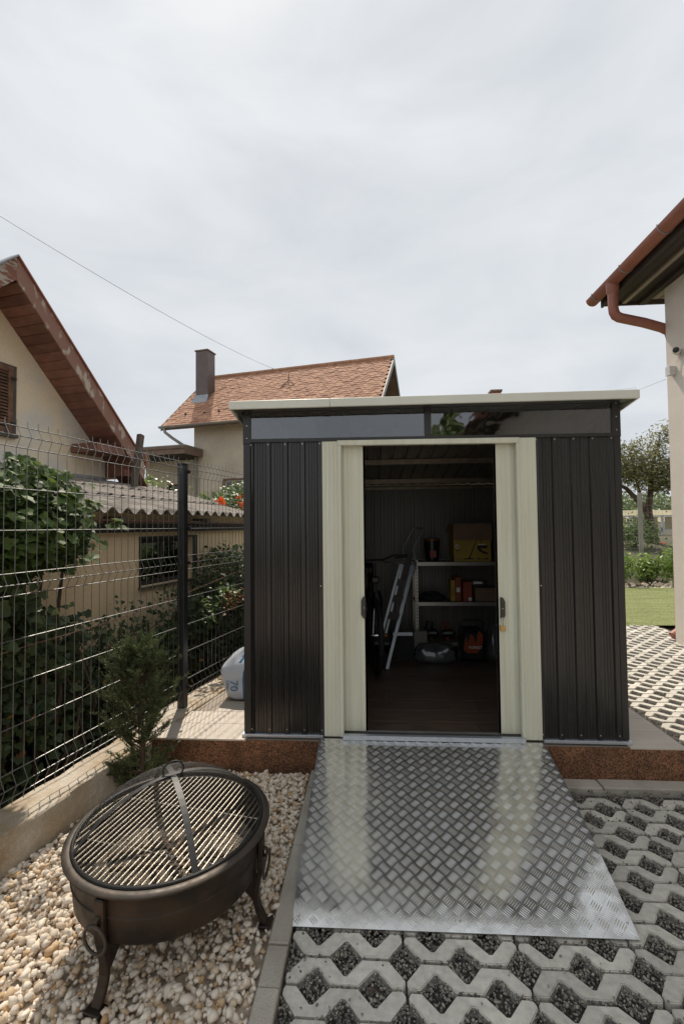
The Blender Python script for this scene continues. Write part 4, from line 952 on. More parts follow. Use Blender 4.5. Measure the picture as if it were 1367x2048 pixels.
# ================================================================== LEFT HOUSE (gable)
lh = thing('gable_house', 'cream house gable with peeling red brown bargeboard on the left', 'house', F(4.6, 6.5, 0))
PKS, PKZ, SL = 4.60, 5.35, 1.0
SLOPE = (5.35 - 3.06) / (6.90 - 4.60)
def rz_(s, off=0): return PKZ + off - abs(s - PKS) * SLOPE
GP, VP_ = 6.5, 5.9
b = MB(F); wl = 2.42; wr_ = 6.78
wall_top = -.30
b.prism([(wl, -.09), (wr_, -.09), (wr_, rz_(wr_, wall_top)), (PKS, PKZ + wall_top), (wl, rz_(wl, wall_top))], 1, GP, GP + .3)
b.box(wr_ - .3, wr_, GP + .3, 12.5, -.09, rz_(wr_, wall_top)); b.build('wall', 'stucco_cream', lh)
MB(F).box(wl, wr_ + .01, GP - .025, GP - .001, 2.44, 2.58).build('flashing', 'tin', lh)
# roof slopes
for sgn in (1, -1):
    e0 = 7.15 if sgn > 0 else 2.05
    pr = [(PKS, PKZ - .02), (e0, rz_(e0, -.02)), (e0, rz_(e0, -.15)), (PKS, PKZ - .15)]
    MB(F).prism(pr, 1, VP_ + .035, 12.8).build('roof', 'brown_fascia', lh)
    bo = [(PKS, PKZ + .0), (e0 - .05, rz_(e0 - .05, .0)), (e0 - .05, rz_(e0 - .05, -.32)), (PKS, PKZ - .32)]
    MB(F).prism(bo, 1, VP_, VP_ + .03).build('bargeboard', 'barge_paint' if sgn > 0 else 'barge_worn', lh, bevel=.004)
    cp = [(PKS, PKZ + .03), (e0, rz_(e0, .03)), (e0, rz_(e0, .004)), (PKS, PKZ + .004)]
    MB(F).prism(cp, 1, VP_ - .03, VP_ + .12).build('verge_flashing', 'gutter_red' if sgn > 0 else 'tin', lh)
    # soffit boards across the overhang
    t0 = .03; i = 0
    while t0 < 2.62:
        sa, sb = PKS + sgn * t0, PKS + sgn * (t0 + .088)
        q = [(sa, rz_(sa, -.315)), (sb, rz_(sb, -.315)), (sb, rz_(sb, -.295)), (sa, rz_(sa, -.295))]
        if sgn > 0 or t0 < .9: MB(F).prism(q, 1, VP_ + .031, GP - .001).build('soffit_board', 'soffit_wood', lh)
        t0 += .0985; i += 1
# purlin end and boxed eave at the low corner
MB(F).box(6.02, 6.60, 5.93, 6.49, 2.93, 3.07).build('purlin_end', 'soffit_wood', lh)
MB(F).box(6.79, 7.22, 6.1, 12.6, 2.60, 2.84).build('eave_box', 'soffit_wood', lh)
for k_ in range(2): MB(F).box(6.795, 7.215, 6.085, 6.099, 2.605 + .115 * k_, 2.715 + .115 * k_).build('eave_board', 'soffit_wood', lh)
# shuttered window
sh = MB(F).box(4.12, 4.20, GP - .045, GP - .002, 3.05, 4.02).box(4.93, 5.00, GP - .045, GP - .002, 3.05, 4.02).box(4.20, 4.93, GP - .045, GP - .002, 3.94, 4.02).box(4.20, 4.93, GP - .045, GP - .002, 3.05, 3.13).box(4.53, 4.60, GP - .046, GP - .003, 3.131, 3.939).build('shutter', 'shutter_wood', lh, bevel=.004)
MB(F).box(4.201, 4.929, GP - .010, GP - .002, 3.131, 3.939).build('shutter_back', 'dark_board', sh)
z = 3.15
while z < 3.92:
    for a, c_ in ((4.203, 4.528), (4.602, 4.928)):
        MB(F).add([(a, GP - .044, z), (c_, GP - .044, z), (c_, GP - .014, z + .032), (a, GP - .014, z + .032), (a, GP - .044, z + .008), (c_, GP - .044, z + .008), (c_, GP - .014, z + .040), (a, GP - .014, z + .040)],
                  [(0, 1, 2, 3), (4, 7, 6, 5), (0, 4, 5, 1), (3, 2, 6, 7), (0, 3, 7, 4), (1, 5, 6, 2)]).build('slat', 'shutter_wood', sh)
    z += .047
for z in (3.18, 3.84): MB(F).box(4.96, 5.04, GP - .062, GP - .046, z, z + .03).build('hinge', 'dark_board', sh)
MB(F).box(5.001, 5.06, GP - .030, GP - .001, 3.02, 4.05).box(4.06, 5.06, GP - .030, GP - .001, 4.021, 4.05).box(4.05, 5.07, GP - .07, GP - .001, 2.985, 3.02).build('window_frame', 'grey_wood', lh)

# old leaning pole
po = thing('timber_pole', 'old leaning timber pole rising behind the corrugated roof', 'pole', F(6.45, 5.55, 2.2))
MB(F).add([(6.30, 5.5, 2.0), (6.40, 5.5, 2.0), (6.40, 5.59, 2.0), (6.30, 5.59, 2.0), (6.52, 5.5, 3.28), (6.62, 5.5, 3.26), (6.62, 5.59, 3.26), (6.52, 5.59, 3.28)],
          [(0, 3, 2, 1), (4, 5, 6, 7), (0, 1, 5, 4), (1, 2, 6, 5), (2, 3, 7, 6), (3, 0, 4, 7)]).build('post', 'grey_wood', po, bevel=.008)
MB(F).tube([(6.60, 5.49, 2.95), (6.64, 5.46, 2.80), (6.64, 5.47, 2.68)], [.02, .03, .035], 8).build('clay_hood', 'roof_tile', po, smooth=True)
MB(F).tube([(6.52, 5.48, 3.2), (6.40, 5.47, 2.9), (6.45, 5.47, 2.6)], .006, 5).build('stay_wire', 'rust', po)

# ================================================================== MIDDLE HOUSE (tiled roof)
mh = thing('tiled_house', 'grey rendered house with orange beaver tail tiled roof', 'house', F(15, 7, 0))
ES, EZ, RS, RZ_ = 14.0, 5.34, 17.0, 8.02
sl = (RZ_ - EZ) / (RS - ES); PLf, PRt = 10.93, 2.86
b = MB(F); W0 = 14.55
# front wall with two windows
wins = [(7.92, 8.66, 2.55, 3.36)]
b.box(W0, W0 + .3, 8.66, 9.92, -.09, 5.55); b.box(W0, W0 + .3, 3.4, 7.92, -.09, 5.55); b.box(W0, W0 + .3, 7.92, 8.66, -.09, 2.55); b.box(W0, W0 + .3, 7.92, 8.66, 3.36, 5.55)
b.build('wall', 'stucco_grey', mh)
MB(F).prism([(W0 + .3, -.09), (19.4, -.09), (19.4, 5.4), (RS, RZ_ - .25), (W0 + .3, 5.55)], 1, 9.62, 9.92).build('wall', 'stucco_grey', mh)
MB(F).prism([(W0 + .3, -.09), (19.4, -.09), (19.4, 5.4), (RS, RZ_ - .25), (W0 + .3, 5.55)], 1, 3.4, 3.7).build('wall', 'brown_fascia', mh)
for (a, c_, z0, z1) in wins:
    f_ = MB(F).box(W0 + .06, W0 + .12, a, a + .06, z0, z1).box(W0 + .06, W0 + .12, c_ - .06, c_, z0, z1).box(W0 + .06, W0 + .12, a + .06, c_ - .06, z1 - .06, z1).box(W0 + .06, W0 + .12, a + .06, c_ - .06, z0, z0 + .06).box(W0 + .06, W0 + .12, a + .42, a + .48, z0 + .06, z1 - .06).build('window', 'window_frame', mh)
    MB(F).box(W0 + .085, W0 + .095, a + .06, c_ - .06, z0 + .06, z1 - .06).build('pane', 'window_dark', f_)
    MB(F).box(W0 - .02, W0 + .05, a - .05, c_ + .05, z1, z1 + .05).box(W0 - .015, W0 + .05, c_, c_ + .07, z0, z1).build('window_trim', 'shutter_wood', f_)
# roof slabs, tiles
MB(F).prism([(ES, EZ - .03), (RS, RZ_ - .03), (RS, RZ_ - .16), (ES, EZ - .14)], 1, PRt + .02, PLf - .02).build('roof', 'brown_fascia', mh)
MB(F).prism([(RS, RZ_ - .03), (20.0, RZ_ - .03 - 3.0 * sl), (20.0, RZ_ - .16 - 3.0 * sl), (RS, RZ_ - .16)], 1, PRt + .02, PLf - .02).build('roof', 'brown_fascia', mh)
for a, c_ in ((PRt - .02, PRt + .015), (PLf - .015, PLf + .02)):
    MB(F).prism([(ES, EZ + .04), (RS, RZ_ + .05), (20.0, EZ + .04), (20.0, EZ - .16), (RS, RZ_ - .20), (ES, EZ - .16)], 1, a, c_).build('verge_board', 'zinc', mh)
tw_, te = .186, .162; Ls = math.hypot(RS - ES, RZ_ - EZ); ca, sa = (RS - ES) / Ls, (RZ_ - EZ) / Ls
vs, fs, tn = [], [], []
tvp = [(-.5, 1.35), (-.5, .22), (-.32, .06), (0, 0), (.32, .06), (.5, .22), (.5, 1.35)]
rows = int(Ls / te)
for r in range(rows + 1):
    off = (r % 2) * tw_ / 2; pcur = PRt + .1 + off
    while pcur < PLf - .05:
        t0 = r * te - .04; dz = RNG.normal(0, .004); tnt = RNG.random(); bidx = len(vs)
        for lift in (0.022, 0.006):
            for (a, h) in tvp:
                t = min(t0 + h * te, Ls); up_ = lift + dz + .014 * (1 - h / 1.35)
                vs.append((ES + ca * t - sa * up_, pcur + a * tw_ * .97, EZ + sa * t + ca * up_)); tn.append(tnt)
        fs.append(tuple(range(bidx, bidx + 7))); fs += [(bidx + i, bidx + 7 + i, bidx + 8 + i, bidx + 1 + i) for i in range(6)]
        pcur += tw_
tl = MB(F).add(vs, fs).build('roof_tiles', 'roof_tile', mh, recalc=False); stuff(tl)
tl.data.attributes.new('tint', 'FLOAT', 'POINT').data.foreach_set('value', tn)
k_ = PRt
while k_ < PLf - .1:
    MB(F).tube([(RS, k_, RZ_ + .03 + RNG.normal(0, .004)), (RS, k_ + .36, RZ_ + .045)], [.10, .085], 8).build('ridge_tile', 'ridge_tile', mh, smooth=True); k_ += .335
# gutter, downpipe
gt = [(.075 * math.cos(q), .075 * math.sin(q)) for q in np.linspace(math.pi, 2 * math.pi, 9)] + [(.068 * math.cos(q), .068 * math.sin(q)) for q in np.linspace(2 * math.pi, math.pi, 9)]
MB(F).prism([(ES - .06 + x, EZ - .01 + y) for x, y in gt], 1, PRt, PLf + .03).build('gutter', 'zinc', mh, smooth=True)
MB(F).tube([(ES - .06, 10.75, EZ - .07), (ES - .06, 10.72, EZ - .22), (ES + .05, 10.5, EZ - .42), (W0 - .12, 9.86, 4.42), (W0 - .08, 9.80, 4.25), (W0 - .08, 9.80, 0)], .055, 9).build('downpipe', 'zinc', mh, smooth=True)
for k_ in range(9): MB(F).box(ES - .14, ES + .1, 3.3 + k_ * .9, 3.33 + k_ * .9, EZ - .02, EZ - .005).build('gutter_bracket', 'zinc', mh)
# chimney clad in sheet metal
ch = MB(F).box(15.45, 15.98, 9.93, 10.47, 6.3, 8.60).build('chimney', 'chimney_clad', mh, bevel=.01)
MB(F).box(15.42, 16.01, 9.90, 10.50, 8.60, 8.645).build('chimney_cap', 'brown_fascia', ch)
MB(F).add([(15.26, 9.85, EZ + (15.26 - ES) * sl + .05), (15.26, 10.55, EZ + (15.26 - ES) * sl + .05), (15.449, 10.50, EZ + (15.45 - ES) * sl + .22), (15.449, 9.90, EZ + (15.45 - ES) * sl + .22),
           (15.26, 9.85, EZ + (15.26 - ES) * sl - .02), (15.26, 10.55, EZ + (15.26 - ES) * sl - .02), (15.449, 10.50, EZ + (15.45 - ES) * sl), (15.449, 9.90, EZ + (15.45 - ES) * sl)],
          [(0, 1, 2, 3), (7, 6, 5, 4), (0, 4, 5, 1), (1, 5, 6, 2), (2, 6, 7, 3), (3, 7, 4, 0)]).build('chimney_flashing', 'tin', ch)
# cable bracket on the ridge and on the roof
def rp3(s, p, up_): return (s, p, EZ + (s - ES) * sl + up_)
MB(F).tube([(RS, 7.88, RZ_), (RS, 7.88, RZ_ + .16)], .018, 6).build('ridge_pin', 'zinc', mh)
MB(F).tube([rp3(15.95, 6.75, .02), rp3(15.95, 6.72, .42)], .015, 5).tube([rp3(15.7, 6.95, .04), rp3(15.95, 6.72, .16), rp3(15.8, 6.45, .04)], .016, 5).build('aerial_bracket', 'dark_board', mh)
for p_ in (10.25, 9.45, 8.85): MB(F).box(14.5, 14.56, p_, p_ + .05, EZ + .55 * sl + .02, EZ + .55 * sl + .08).build('snow_stop', 'dark_board', mh)
# low wing with brown canopy
MB(F).box(15.0, 15.25, 9.95, 10.70, -.09, 4.3).box(15.0, 15.25, 11.42, 12.42, -.09, 4.3).box(15.0, 15.25, 10.70, 11.42, -.09, 2.70).box(15.0, 15.25, 10.70, 11.42, 3.34, 4.3).build('wing_wall', 'stucco_grey', mh)
MB(F).box(15.08, 15.10, 10.70, 11.42, 2.70, 3.34).build('wing_pane', 'window_dark', mh)
MB(F).box(14.99, 15.04, 10.70, 10.76, 2.70, 3.34).box(14.99, 15.04, 11.36, 11.42, 2.70, 3.34).box(14.99, 15.04, 10.761, 11.359, 3.28, 3.34).build('wing_window_frame', 'shutter_wood', mh)
MB(F).box(13.5, 15.4, 9.58, 12.9, 4.24, 4.30).build('canopy_soffit', 'dark_board', mh)
MB(F).box(13.47, 13.499, 9.55, 12.9, 4.22, 4.40).box(13.44, 13.469, 9.52, 12.9, 4.405, 4.50).box(13.5, 15.4, 9.55, 9.579, 4.22, 4.50).build('canopy_fascia', 'brown_fascia', mh)
MB(F).box(13.45, 15.4, 9.54, 12.9, 4.501, 4.53).build('canopy_roof', 'zinc', mh)

# brick chimney stub of a house far behind, peeping over the shed roof
bk = thing('far_chimney', 'small red brick chimney top peeping over the shed roof', 'chimney', (5.37, 20, 0))
MB().box(5.16, 5.57, 19.8, 20.2, 3, 7.37).build('stack', 'brick_red', bk); MB().box(5.12, 5.61, 19.76, 20.24, 7.368, 7.45).build('cap', 'brown_fascia', bk)

# overhead cable
A0, B0 = Vector(F(4.10, 7.0, 6.49)), Vector(F(RS, 7.88, RZ_ + .14))
cb = MB(); pts = []
for t in np.linspace(-.25, 1, 24): 
    q = A0 + (B0 - A0) * t; pts.append(q + Vector((0, 0, -.35 * 4 * max(-1, t * (1 - t)) * .55)))
cbo = cb.tube(pts, .005, 5).build('overhead_cable', 'cable'); tag(cbo, 'thin black overhead cable running down to the tiled roof', 'cable')

# trumpet vine
tvn = thing('trumpet_vine', 'green trumpet vine with orange flowers above the corrugated roof', 'vine', F(7.6, 4.5, 0))
vpol = [(6.85, 1.9), (6.95, 2.14), (7.3, 2.22), (7.7, 2.3), (8.0, 2.46), (8.6, 2.55), (8.9, 2.2), (8.6, 1.9)]
n = 1400; q = clumped(vpol, n, 150, .05)
leaf_mass('foliage', LEAF_V, LEAF_F, Fv(q[:, 0], 4.35 + .5 * RNG.random(n), q[:, 1]), -FNn * .6 - np.array(FU) * .4 + np.array([0, 0, .9]) + RNG.normal(0, .5, (n, 3)), RNG.uniform(.05, .10, n), 'vine_leaf', tvn)
MB(F).tube([(7.8, 4.6, -.09), (7.7, 4.6, 1.2), (7.6, 4.55, 2.0), (8.0, 4.55, 2.35)], [.05, .035, .02, .01], 6).build('stem', 'bark', tvn)
for (s_, z_) in ((6.98, 2.09), (7.07, 2.13), (7.14, 2.08), (7.03, 2.04), (7.78, 2.09), (7.86, 2.05), (7.98, 2.06), (7.93, 2.12), (8.02, 2.28), (7.75, 2.22), (7.2, 2.02)):
    d = Vector(F(0, -1, 0)) + Vector(RNG.normal(0, .35, 3)); d.normalize(); c0 = Vector(F(s_, 4.28, z_)); x_ = d.cross(Vector((0, 0, 1))).normalized(); y_ = d.cross(x_)
    fb = MB(); vs = []
    for r, h in ((.012, -.09), (.018, -.03), (.045, .01), (.062, .012)):
        for i in range(10): q_ = 2 * math.pi * i / 10; rr2 = r * (1 + (.22 if i % 2 else -.1) * (r > .05)); vs.append(tuple(c0 + d * h + x_ * rr2 * math.cos(q_) + y_ * rr2 * math.sin(q_)))
    fb.add(vs, [(k2 * 10 + i, k2 * 10 + (i + 1) % 10, (k2 + 1) * 10 + (i + 1) % 10, (k2 + 1) * 10 + i) for k2 in range(3) for i in range(10)]).build('flower', 'flower_orange', tvn, recalc=False)
# pale shrub seen under the left house's eave
ysh = thing('far_shrub', 'pale yellow green shrub beyond the outbuilding roof under the eave', 'shrub', F(9.5, 7.6, 0))
n = 700; q = clumped([(8.2, 1.8), (8.2, 2.9), (9.6, 2.9), (11.0, 2.7), (11.0, 1.8)], n, 90, .08)
leaf_mass('foliage', LEAF_V, LEAF_F, Fv(q[:, 0], 7.4 + .8 * RNG.random(n), q[:, 1]), -FNn + np.array([0, 0, 1.]) + RNG.normal(0, .6, (n, 3)), RNG.uniform(.07, .13, n), 'laurel_leaf', ysh)
MB(F).tube([(9.4, 7.8, -.09), (9.5, 7.8, 2.4)], [.05, .02], 6).build('stem', 'bark', ysh)

# ================================================================== OWN HOUSE ON THE RIGHT
rh = thing('white_house', 'pale rendered house wall with red brown gutter at the right edge', 'house', (4.13, 6.6, 0))
MB().box(4.13, 10.5, -11, 6.6, -.09, 5.30).build('wall', 'render_white', rh)
MB().box(4.10, 4.13 - .001, -11, 6.61, -.08, .0).build('wall_base', 'kerb', rh)
EX = 3.52
MB().add([(EX - .02, -11.5, 5.10), (10.6, -11.5, 9.0), (10.6, 7.12, 9.0), (EX - .02, 7.12, 5.10), (EX - .02, -11.5, 5.17), (10.6, -11.5, 9.07), (10.6, 7.12, 9.07), (EX - .02, 7.12, 5.17)],
         [(0, 3, 2, 1), (4, 5, 6, 7), (0, 1, 5, 4), (1, 2, 6, 5), (2, 3, 7, 6), (3, 0, 4, 7)]).build('roof', 'brown_fascia', rh)
MB().box(EX - .075, EX - .025, -11.5, 7.16, 5.108, 5.128).build('roof_edge', 'dark_board', rh)
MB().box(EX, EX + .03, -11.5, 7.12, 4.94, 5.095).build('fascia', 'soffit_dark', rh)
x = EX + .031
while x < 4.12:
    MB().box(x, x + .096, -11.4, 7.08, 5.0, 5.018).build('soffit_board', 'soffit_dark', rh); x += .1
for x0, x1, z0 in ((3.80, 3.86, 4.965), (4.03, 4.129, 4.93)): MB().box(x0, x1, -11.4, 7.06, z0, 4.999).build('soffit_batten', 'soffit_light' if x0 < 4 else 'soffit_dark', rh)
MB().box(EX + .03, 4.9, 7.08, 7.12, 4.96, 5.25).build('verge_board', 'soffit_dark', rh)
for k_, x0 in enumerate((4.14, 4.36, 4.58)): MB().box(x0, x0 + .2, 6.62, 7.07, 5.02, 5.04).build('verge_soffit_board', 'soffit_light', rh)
gt2 = [(.095 * math.cos(q), .095 * math.sin(q)) for q in np.linspace(math.pi, 2 * math.pi, 13)] + [(.089 * math.cos(q), .089 * math.sin(q)) for q in np.linspace(2 * math.pi, math.pi, 13)]
GX, GZ = EX - .10, 5.085
gu = MB().prism([(GX + a, GZ + c_) for a, c_ in gt2], 1, -11.5, 7.17).build('gutter', 'gutter_red', rh, smooth=True)
MB().prism([(GX + .093 * math.cos(q), GZ + .093 * math.sin(q)) for q in np.linspace(math.pi, 2 * math.pi, 13)], 1, 7.165, 7.172).build('end_cap', 'gutter_red', gu)
for y in (6.98, 6.22, 5.4, 4.6): MB().tube([(GX + .099 * math.cos(q), y, GZ + .099 * math.sin(q)) for q in np.linspace(math.pi - .1, 2 * math.pi + .1, 13)], .007, 5).build('gutter_bracket', 'zinc', gu, smooth=True)
py_ = 6.58
MB().tube([(GX, py_, GZ - .02), (GX, py_, GZ - .16), (GX, py_, GZ - .20)], [.090, .080, .068], 14).build('outlet', 'gutter_red', gu, smooth=True)
pts = [(GX, py_, GZ - .18), (GX, py_, 4.70), (GX + .008, py_, 4.63), (GX + .035, py_ + .003, 4.575), (GX + .085, py_ + .006, 4.545), (GX + .15, py_ + .01, 4.530), (3.85, 6.62, 4.475), (4.14, 6.68, 4.415), (4.24, 6.70, 4.37), (4.275, 6.71, 4.28), (4.275, 6.71, .25)]
MB().tube(pts, .066, 14).build('downpipe', 'gutter_red', rh, smooth=True)
MB().tube([(4.275, 6.71, .26), (4.25, 6.70, .14), (4.14, 6.68, .07)], .060, 12).build('downpipe_shoe', 'gutter_red', rh, smooth=True)

sc_ = thing('security_camera', 'small white security camera with dark face on the pale wall', 'camera', (4.08, 6.29, 3.9))
MB().lathe([(0, 0), (.035, 0), (.04, .006), (.04, .014), (.0, .016)], (0, 0, 0), 20).build('wall_mount', 'white_plastic', sc_, smooth=True).matrix_basis = Matrix.Translation((4.129, 6.29, 3.91)) @ Matrix.Rotation(R(-90), 4, 'Y')
MB().tube([(4.115, 6.29, 3.91), (4.08, 6.29, 3.925)], .014, 10).build('arm', 'white_plastic', sc_, smooth=True)
def pill(c0, c1, r, name, m, par): MB().tube([Vector(c0) + (Vector(c1) - Vector(c0)) * t for t in (0, .06, .2, .8, .94, 1)], [r * .55, r * .85, r, r, r * .9, r * .7], 18).build(name, m, par, smooth=True)
pill((4.10, 6.32, 3.93), (4.00, 6.20, 3.915), .045, 'body', 'white_plastic', sc_)
pill((4.012, 6.213, 3.917), (3.990, 6.188, 3.913), .036, 'lens_face', 'black_plastic', sc_)
jb = thing('junction_box', 'grey white plastic junction box below the security camera', 'box', (4.1, 6.45, 3.7))
MB().box(4.055, 4.129, 6.41, 6.50, 3.66, 3.78).build('box', 'white_plastic', jb, bevel=.006)
MB().box(4.047, 4.056, 6.405, 6.505, 3.655, 3.785).build('cover', 'white_plastic', jb, bevel=.003)
MB().tube([(4.10, 6.43, 3.78), (4.115, 6.35, 3.83), (4.12, 6.30, 3.88)], .004, 5).build('lead', 'white_plastic', jb)
wcb = MB().tube([(4.13, 6.62, 3.66), (4.6, 8.2, 3.95), (5.05, 9.0, 4.24), (4.98, 9.4, 4.33), (4.4, 12, 4.9)], .0022, 4).build('wall_cable', 'cable'); tag(wcb, 'thin cable leaving the junction box towards the garden', 'cable')

# ================================================================== GARDEN BEYOND THE SHED
def zt(x, y): return float(gz(x, y))
n = 420; P = np.stack([RNG.uniform(5.4, 9.6, n), RNG.uniform(12.2, 12.75, n)], -1)
bs_ = stuff(stones('border_stones', np.c_[P, [zt(a, b_) + .04 for a, b_ in P]], RNG.uniform(.06, .14, n), 1, 'pebble', (.5, .9))); tag(bs_, 'row of pale border stones at the far edge of the lawn', 'stones')
for k_, (x, y, h, r, lab) in enumerate(((6.62, 12.8, .92, .42, 'bright green laurel bush nearest the shed corner by the lawn'), (7.42, 12.95, .72, .34, 'small laurel bush in front of the grey fence post'), (8.02, 12.75, 1.0, .44, 'bright green laurel bush next to the pale house wall'), (9.0, 12.8, 1.0, .45, 'laurel bush farthest right behind the pale house wall'))):
    t = thing('laurel_bush', lab, 'bush', (x, y, zt(x, y)), 'laurel bushes along the lawn')
    n = 620; d = RNG.normal(size=(n, 3)); d /= np.linalg.norm(d, axis=1)[:, None]; rad = RNG.random(n) ** .4
    c0 = np.array([x, y, zt(x, y) + h * .5]); pos = c0 + d * rad[:, None] * np.array([r, r * .8, h * .5]) + RNG.normal(0, .05, (n, 3))
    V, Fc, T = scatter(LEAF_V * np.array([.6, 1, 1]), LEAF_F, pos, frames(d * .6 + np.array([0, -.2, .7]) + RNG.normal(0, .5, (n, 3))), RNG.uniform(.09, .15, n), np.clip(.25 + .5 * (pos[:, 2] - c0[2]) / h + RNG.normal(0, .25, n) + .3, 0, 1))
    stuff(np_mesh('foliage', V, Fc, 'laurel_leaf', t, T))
    for q in range(4): MB().tube([(x, y, zt(x, y) - .03), (x + RNG.normal(0, .1), y + RNG.normal(0, .1), zt(x, y) + h * .6)], [.014, .006], 5).build('stem', 'bark', t)
gf = thing('garden_fence', 'grey wire mesh garden fence behind the laurel bushes', 'fence', (7.5, 13.3, .2))
MB().box(7.44, 7.54, 13.28, 13.36, .15, 2.50).build('post', 'zinc', gf, bevel=.008); MB().box(10.0, 10.1, 13.3, 13.38, .15, 2.55).build('post', 'zinc', gf, bevel=.008); MB().box(4.9, 5.0, 13.3, 13.38, .15, 2.5).build('post', 'zinc', gf, bevel=.008)
wm = MB(); 
for z in np.arange(.35, 2.45, .2): wm.tube([(4.95, 13.33, z), (10.05, 13.33, z)], .003, 3)
for x in np.arange(5.0, 10.0, .1): wm.tube([(x, 13.335, .2), (x, 13.335, 2.44)], .0022, 3)
stuff(wm.build('wire_mesh', 'zinc', gf))
# tree
def branch_tree(name, label, base, limbs, leafpos, size, mtl, tv=LEAF_V * np.array([.45, 1, 1])):
    t = thing(name, label, 'tree', base)
    tk = MB(); 
    for pts, rad in limbs[:1]: tk.tube(pts, rad, 9)
    tk.build('trunk', 'bark', t, smooth=True)
    for pts, rad in limbs[1:]: MB().tube(pts, rad, 7).build('limb', 'bark', t, smooth=True)
    n = len(leafpos); V, Fc, T = scatter(tv, LEAF_F, leafpos, frames(np.array([0, -.3, .8]) + RNG.normal(0, .7, (n, 3))), size, RNG.random(n)); stuff(np_mesh('crown', V, Fc, mtl, t, T)); return t
B = (10.55, 18, .93)
limbs = [([B, (10.45, 18, 1.5), (10.40, 18, 2.05), (10.44, 18, 2.4)], [.22, .17, .15, .12]),
         ([(10.40, 18, 2.0), (10.05, 17.9, 2.45), (9.55, 17.8, 2.95), (9.0, 17.7, 3.25)], [.13, .10, .075, .04]),
         ([(10.44, 18, 2.3), (10.55, 18, 3.05), (10.7, 18.1, 3.9), (11.0, 18.1, 5.0)], [.12, .09, .06, .02]),
         ([(10.5, 18, 2.8), (11.2, 18.0, 3.4), (11.9, 18, 3.9)], [.08, .05, .02]),
         ([(10.1, 17.9, 2.45), (9.9, 17.8, 3.4), (9.7, 17.8, 4.3)], [.06, .045, .015]),
         ([(10.6, 18, 3.4), (10.2, 18.2, 4.2), (10.0, 18.2, 4.7)], [.05, .03, .012])]
cl = []
for c0, r, m in (((9.3, 17.8, 3.45), (.6, .6, .42), 900), ((9.75, 17.8, 3.75), (.6, .6, .5), 1000), ((10.4, 18, 3.45), (.75, .7, .5), 1300), ((11.2, 18, 3.5), (.8, .7, .55), 1500), ((11.7, 18, 3.9), (.7, .7, .5), 900),
                 ((10.6, 18, 4.1), (.55, .5, .45), 500), ((10.95, 18.1, 4.75), (.5, .5, .45), 420), ((9.6, 17.8, 4.35), (.35, .35, .4), 240), ((11.3, 18, 5.1), (.4, .4, .35), 170), ((10.1, 18.1, 4.6), (.3, .3, .35), 120), ((10.9, 18, 3.0), (.7, .5, .25), 500), ((9.2, 17.7, 4.0), (.4, .4, .3), 200)):
    d = RNG.normal(size=(m, 3)) * .55; cl.append(np.array(c0) + d * np.array(r))
branch_tree('olive_tree', 'olive green fruit tree with forked trunk beyond the lawn', B, limbs, np.concatenate(cl), RNG.uniform(.10, .19, sum(len(q) for q in cl)), 'olive_leaf')
# dark shrub left of the tree, lilies, rail
shr = thing('garden_shrub', 'dark round shrub at the foot of the forked tree', 'shrub', (9.4, 17.0, zt(9.4, 17)))
n = 1500; d = RNG.normal(size=(n, 3)) * .5; pos = np.array([9.35, 17.0, zt(9.4, 17) + .5]) + d * np.array([.75, .6, .55]); pos[:, 2] = np.maximum(pos[:, 2], zt(9.4, 17))
leaf_mass('foliage', LEAF_V, LEAF_F, pos, RNG.normal(0, .6, (n, 3)) + np.array([0, -.3, .8]), RNG.uniform(.07, .13, n), 'far_leaf', shr)
MB().tube([(9.35, 17, zt(9.4, 17) - .05), (9.35, 17, zt(9.4, 17) + .6)], [.05, .02], 6).build('stem', 'bark', shr)
lil = [(9.9, 15.6), (10.15, 15.2), (10.35, 15.9), (10.5, 15.3), (9.0, 14.9)]
for k_, (x, y) in enumerate(lil):
    t = thing('lily', ['orange lily left of the forked tree trunk foot', 'orange lily nearest the fence of the pair right of the tree', 'orange lily farthest back beside the tree trunk', 'orange lily closest to the pale house wall', 'orange lily leftmost by the dark garden shrub'][k_], 'flower', (x, y, zt(x, y)), 'orange lilies beyond the fence')
    z0 = zt(x, y); MB().tube([(x, y, z0 - .02), (x + .03, y, z0 + .5)], .008, 5).build('stem', 'far_leaf', t)
    fb = MB()
    for i in range(6):
        a = i * math.pi / 3; fb.add([(x + .03, y, z0 + .5), (x + .03 + .07 * math.cos(a - .3), y + .07 * math.sin(a - .3), z0 + .57), (x + .03 + .13 * math.cos(a), y + .13 * math.sin(a), z0 + .56), (x + .03 + .07 * math.cos(a + .3), y + .07 * math.sin(a + .3), z0 + .57)], [(0, 1, 2, 3)])
    fb.build('flower', 'flower_red', t, recalc=False)
    lb = MB()
    for i in range(9): a = i * .7; lb.add([(x, y, z0), (x + .12 * math.cos(a), y + .12 * math.sin(a), z0 + .28), (x + .28 * math.cos(a), y + .28 * math.sin(a), z0 + .2), (x + .12 * math.cos(a + .2), y + .12 * math.sin(a + .2), z0 + .26)], [(0, 1, 2, 3)])
    lb.build('leaf', 'far_leaf', t, recalc=False)
rl = thing('rail_fence', 'pale grey rail fence with tan panels beyond the forked tree', 'fence', (15, 24, 1.1))
for z in (1.30, 2.02): MB().box(8, 20, 24, 24.06, z - .05, z + .03).build('rail', 'rail_white', rl)
for x in np.arange(8.3, 20, 1.55): MB().box(x, x + .1, 23.95, 24.05, .9, 2.06).build('post', 'rail_white', rl)
for k_, x in enumerate(np.arange(8.42, 19.9, 1.55)): MB().box(x + .1, x + 1.3, 24.07, 24.1, 1.33, 1.96).build('panel', 'field', rl)
fl = MB(); fx = np.linspace(-30, 120, 11); fy = np.linspace(30, 52, 6)
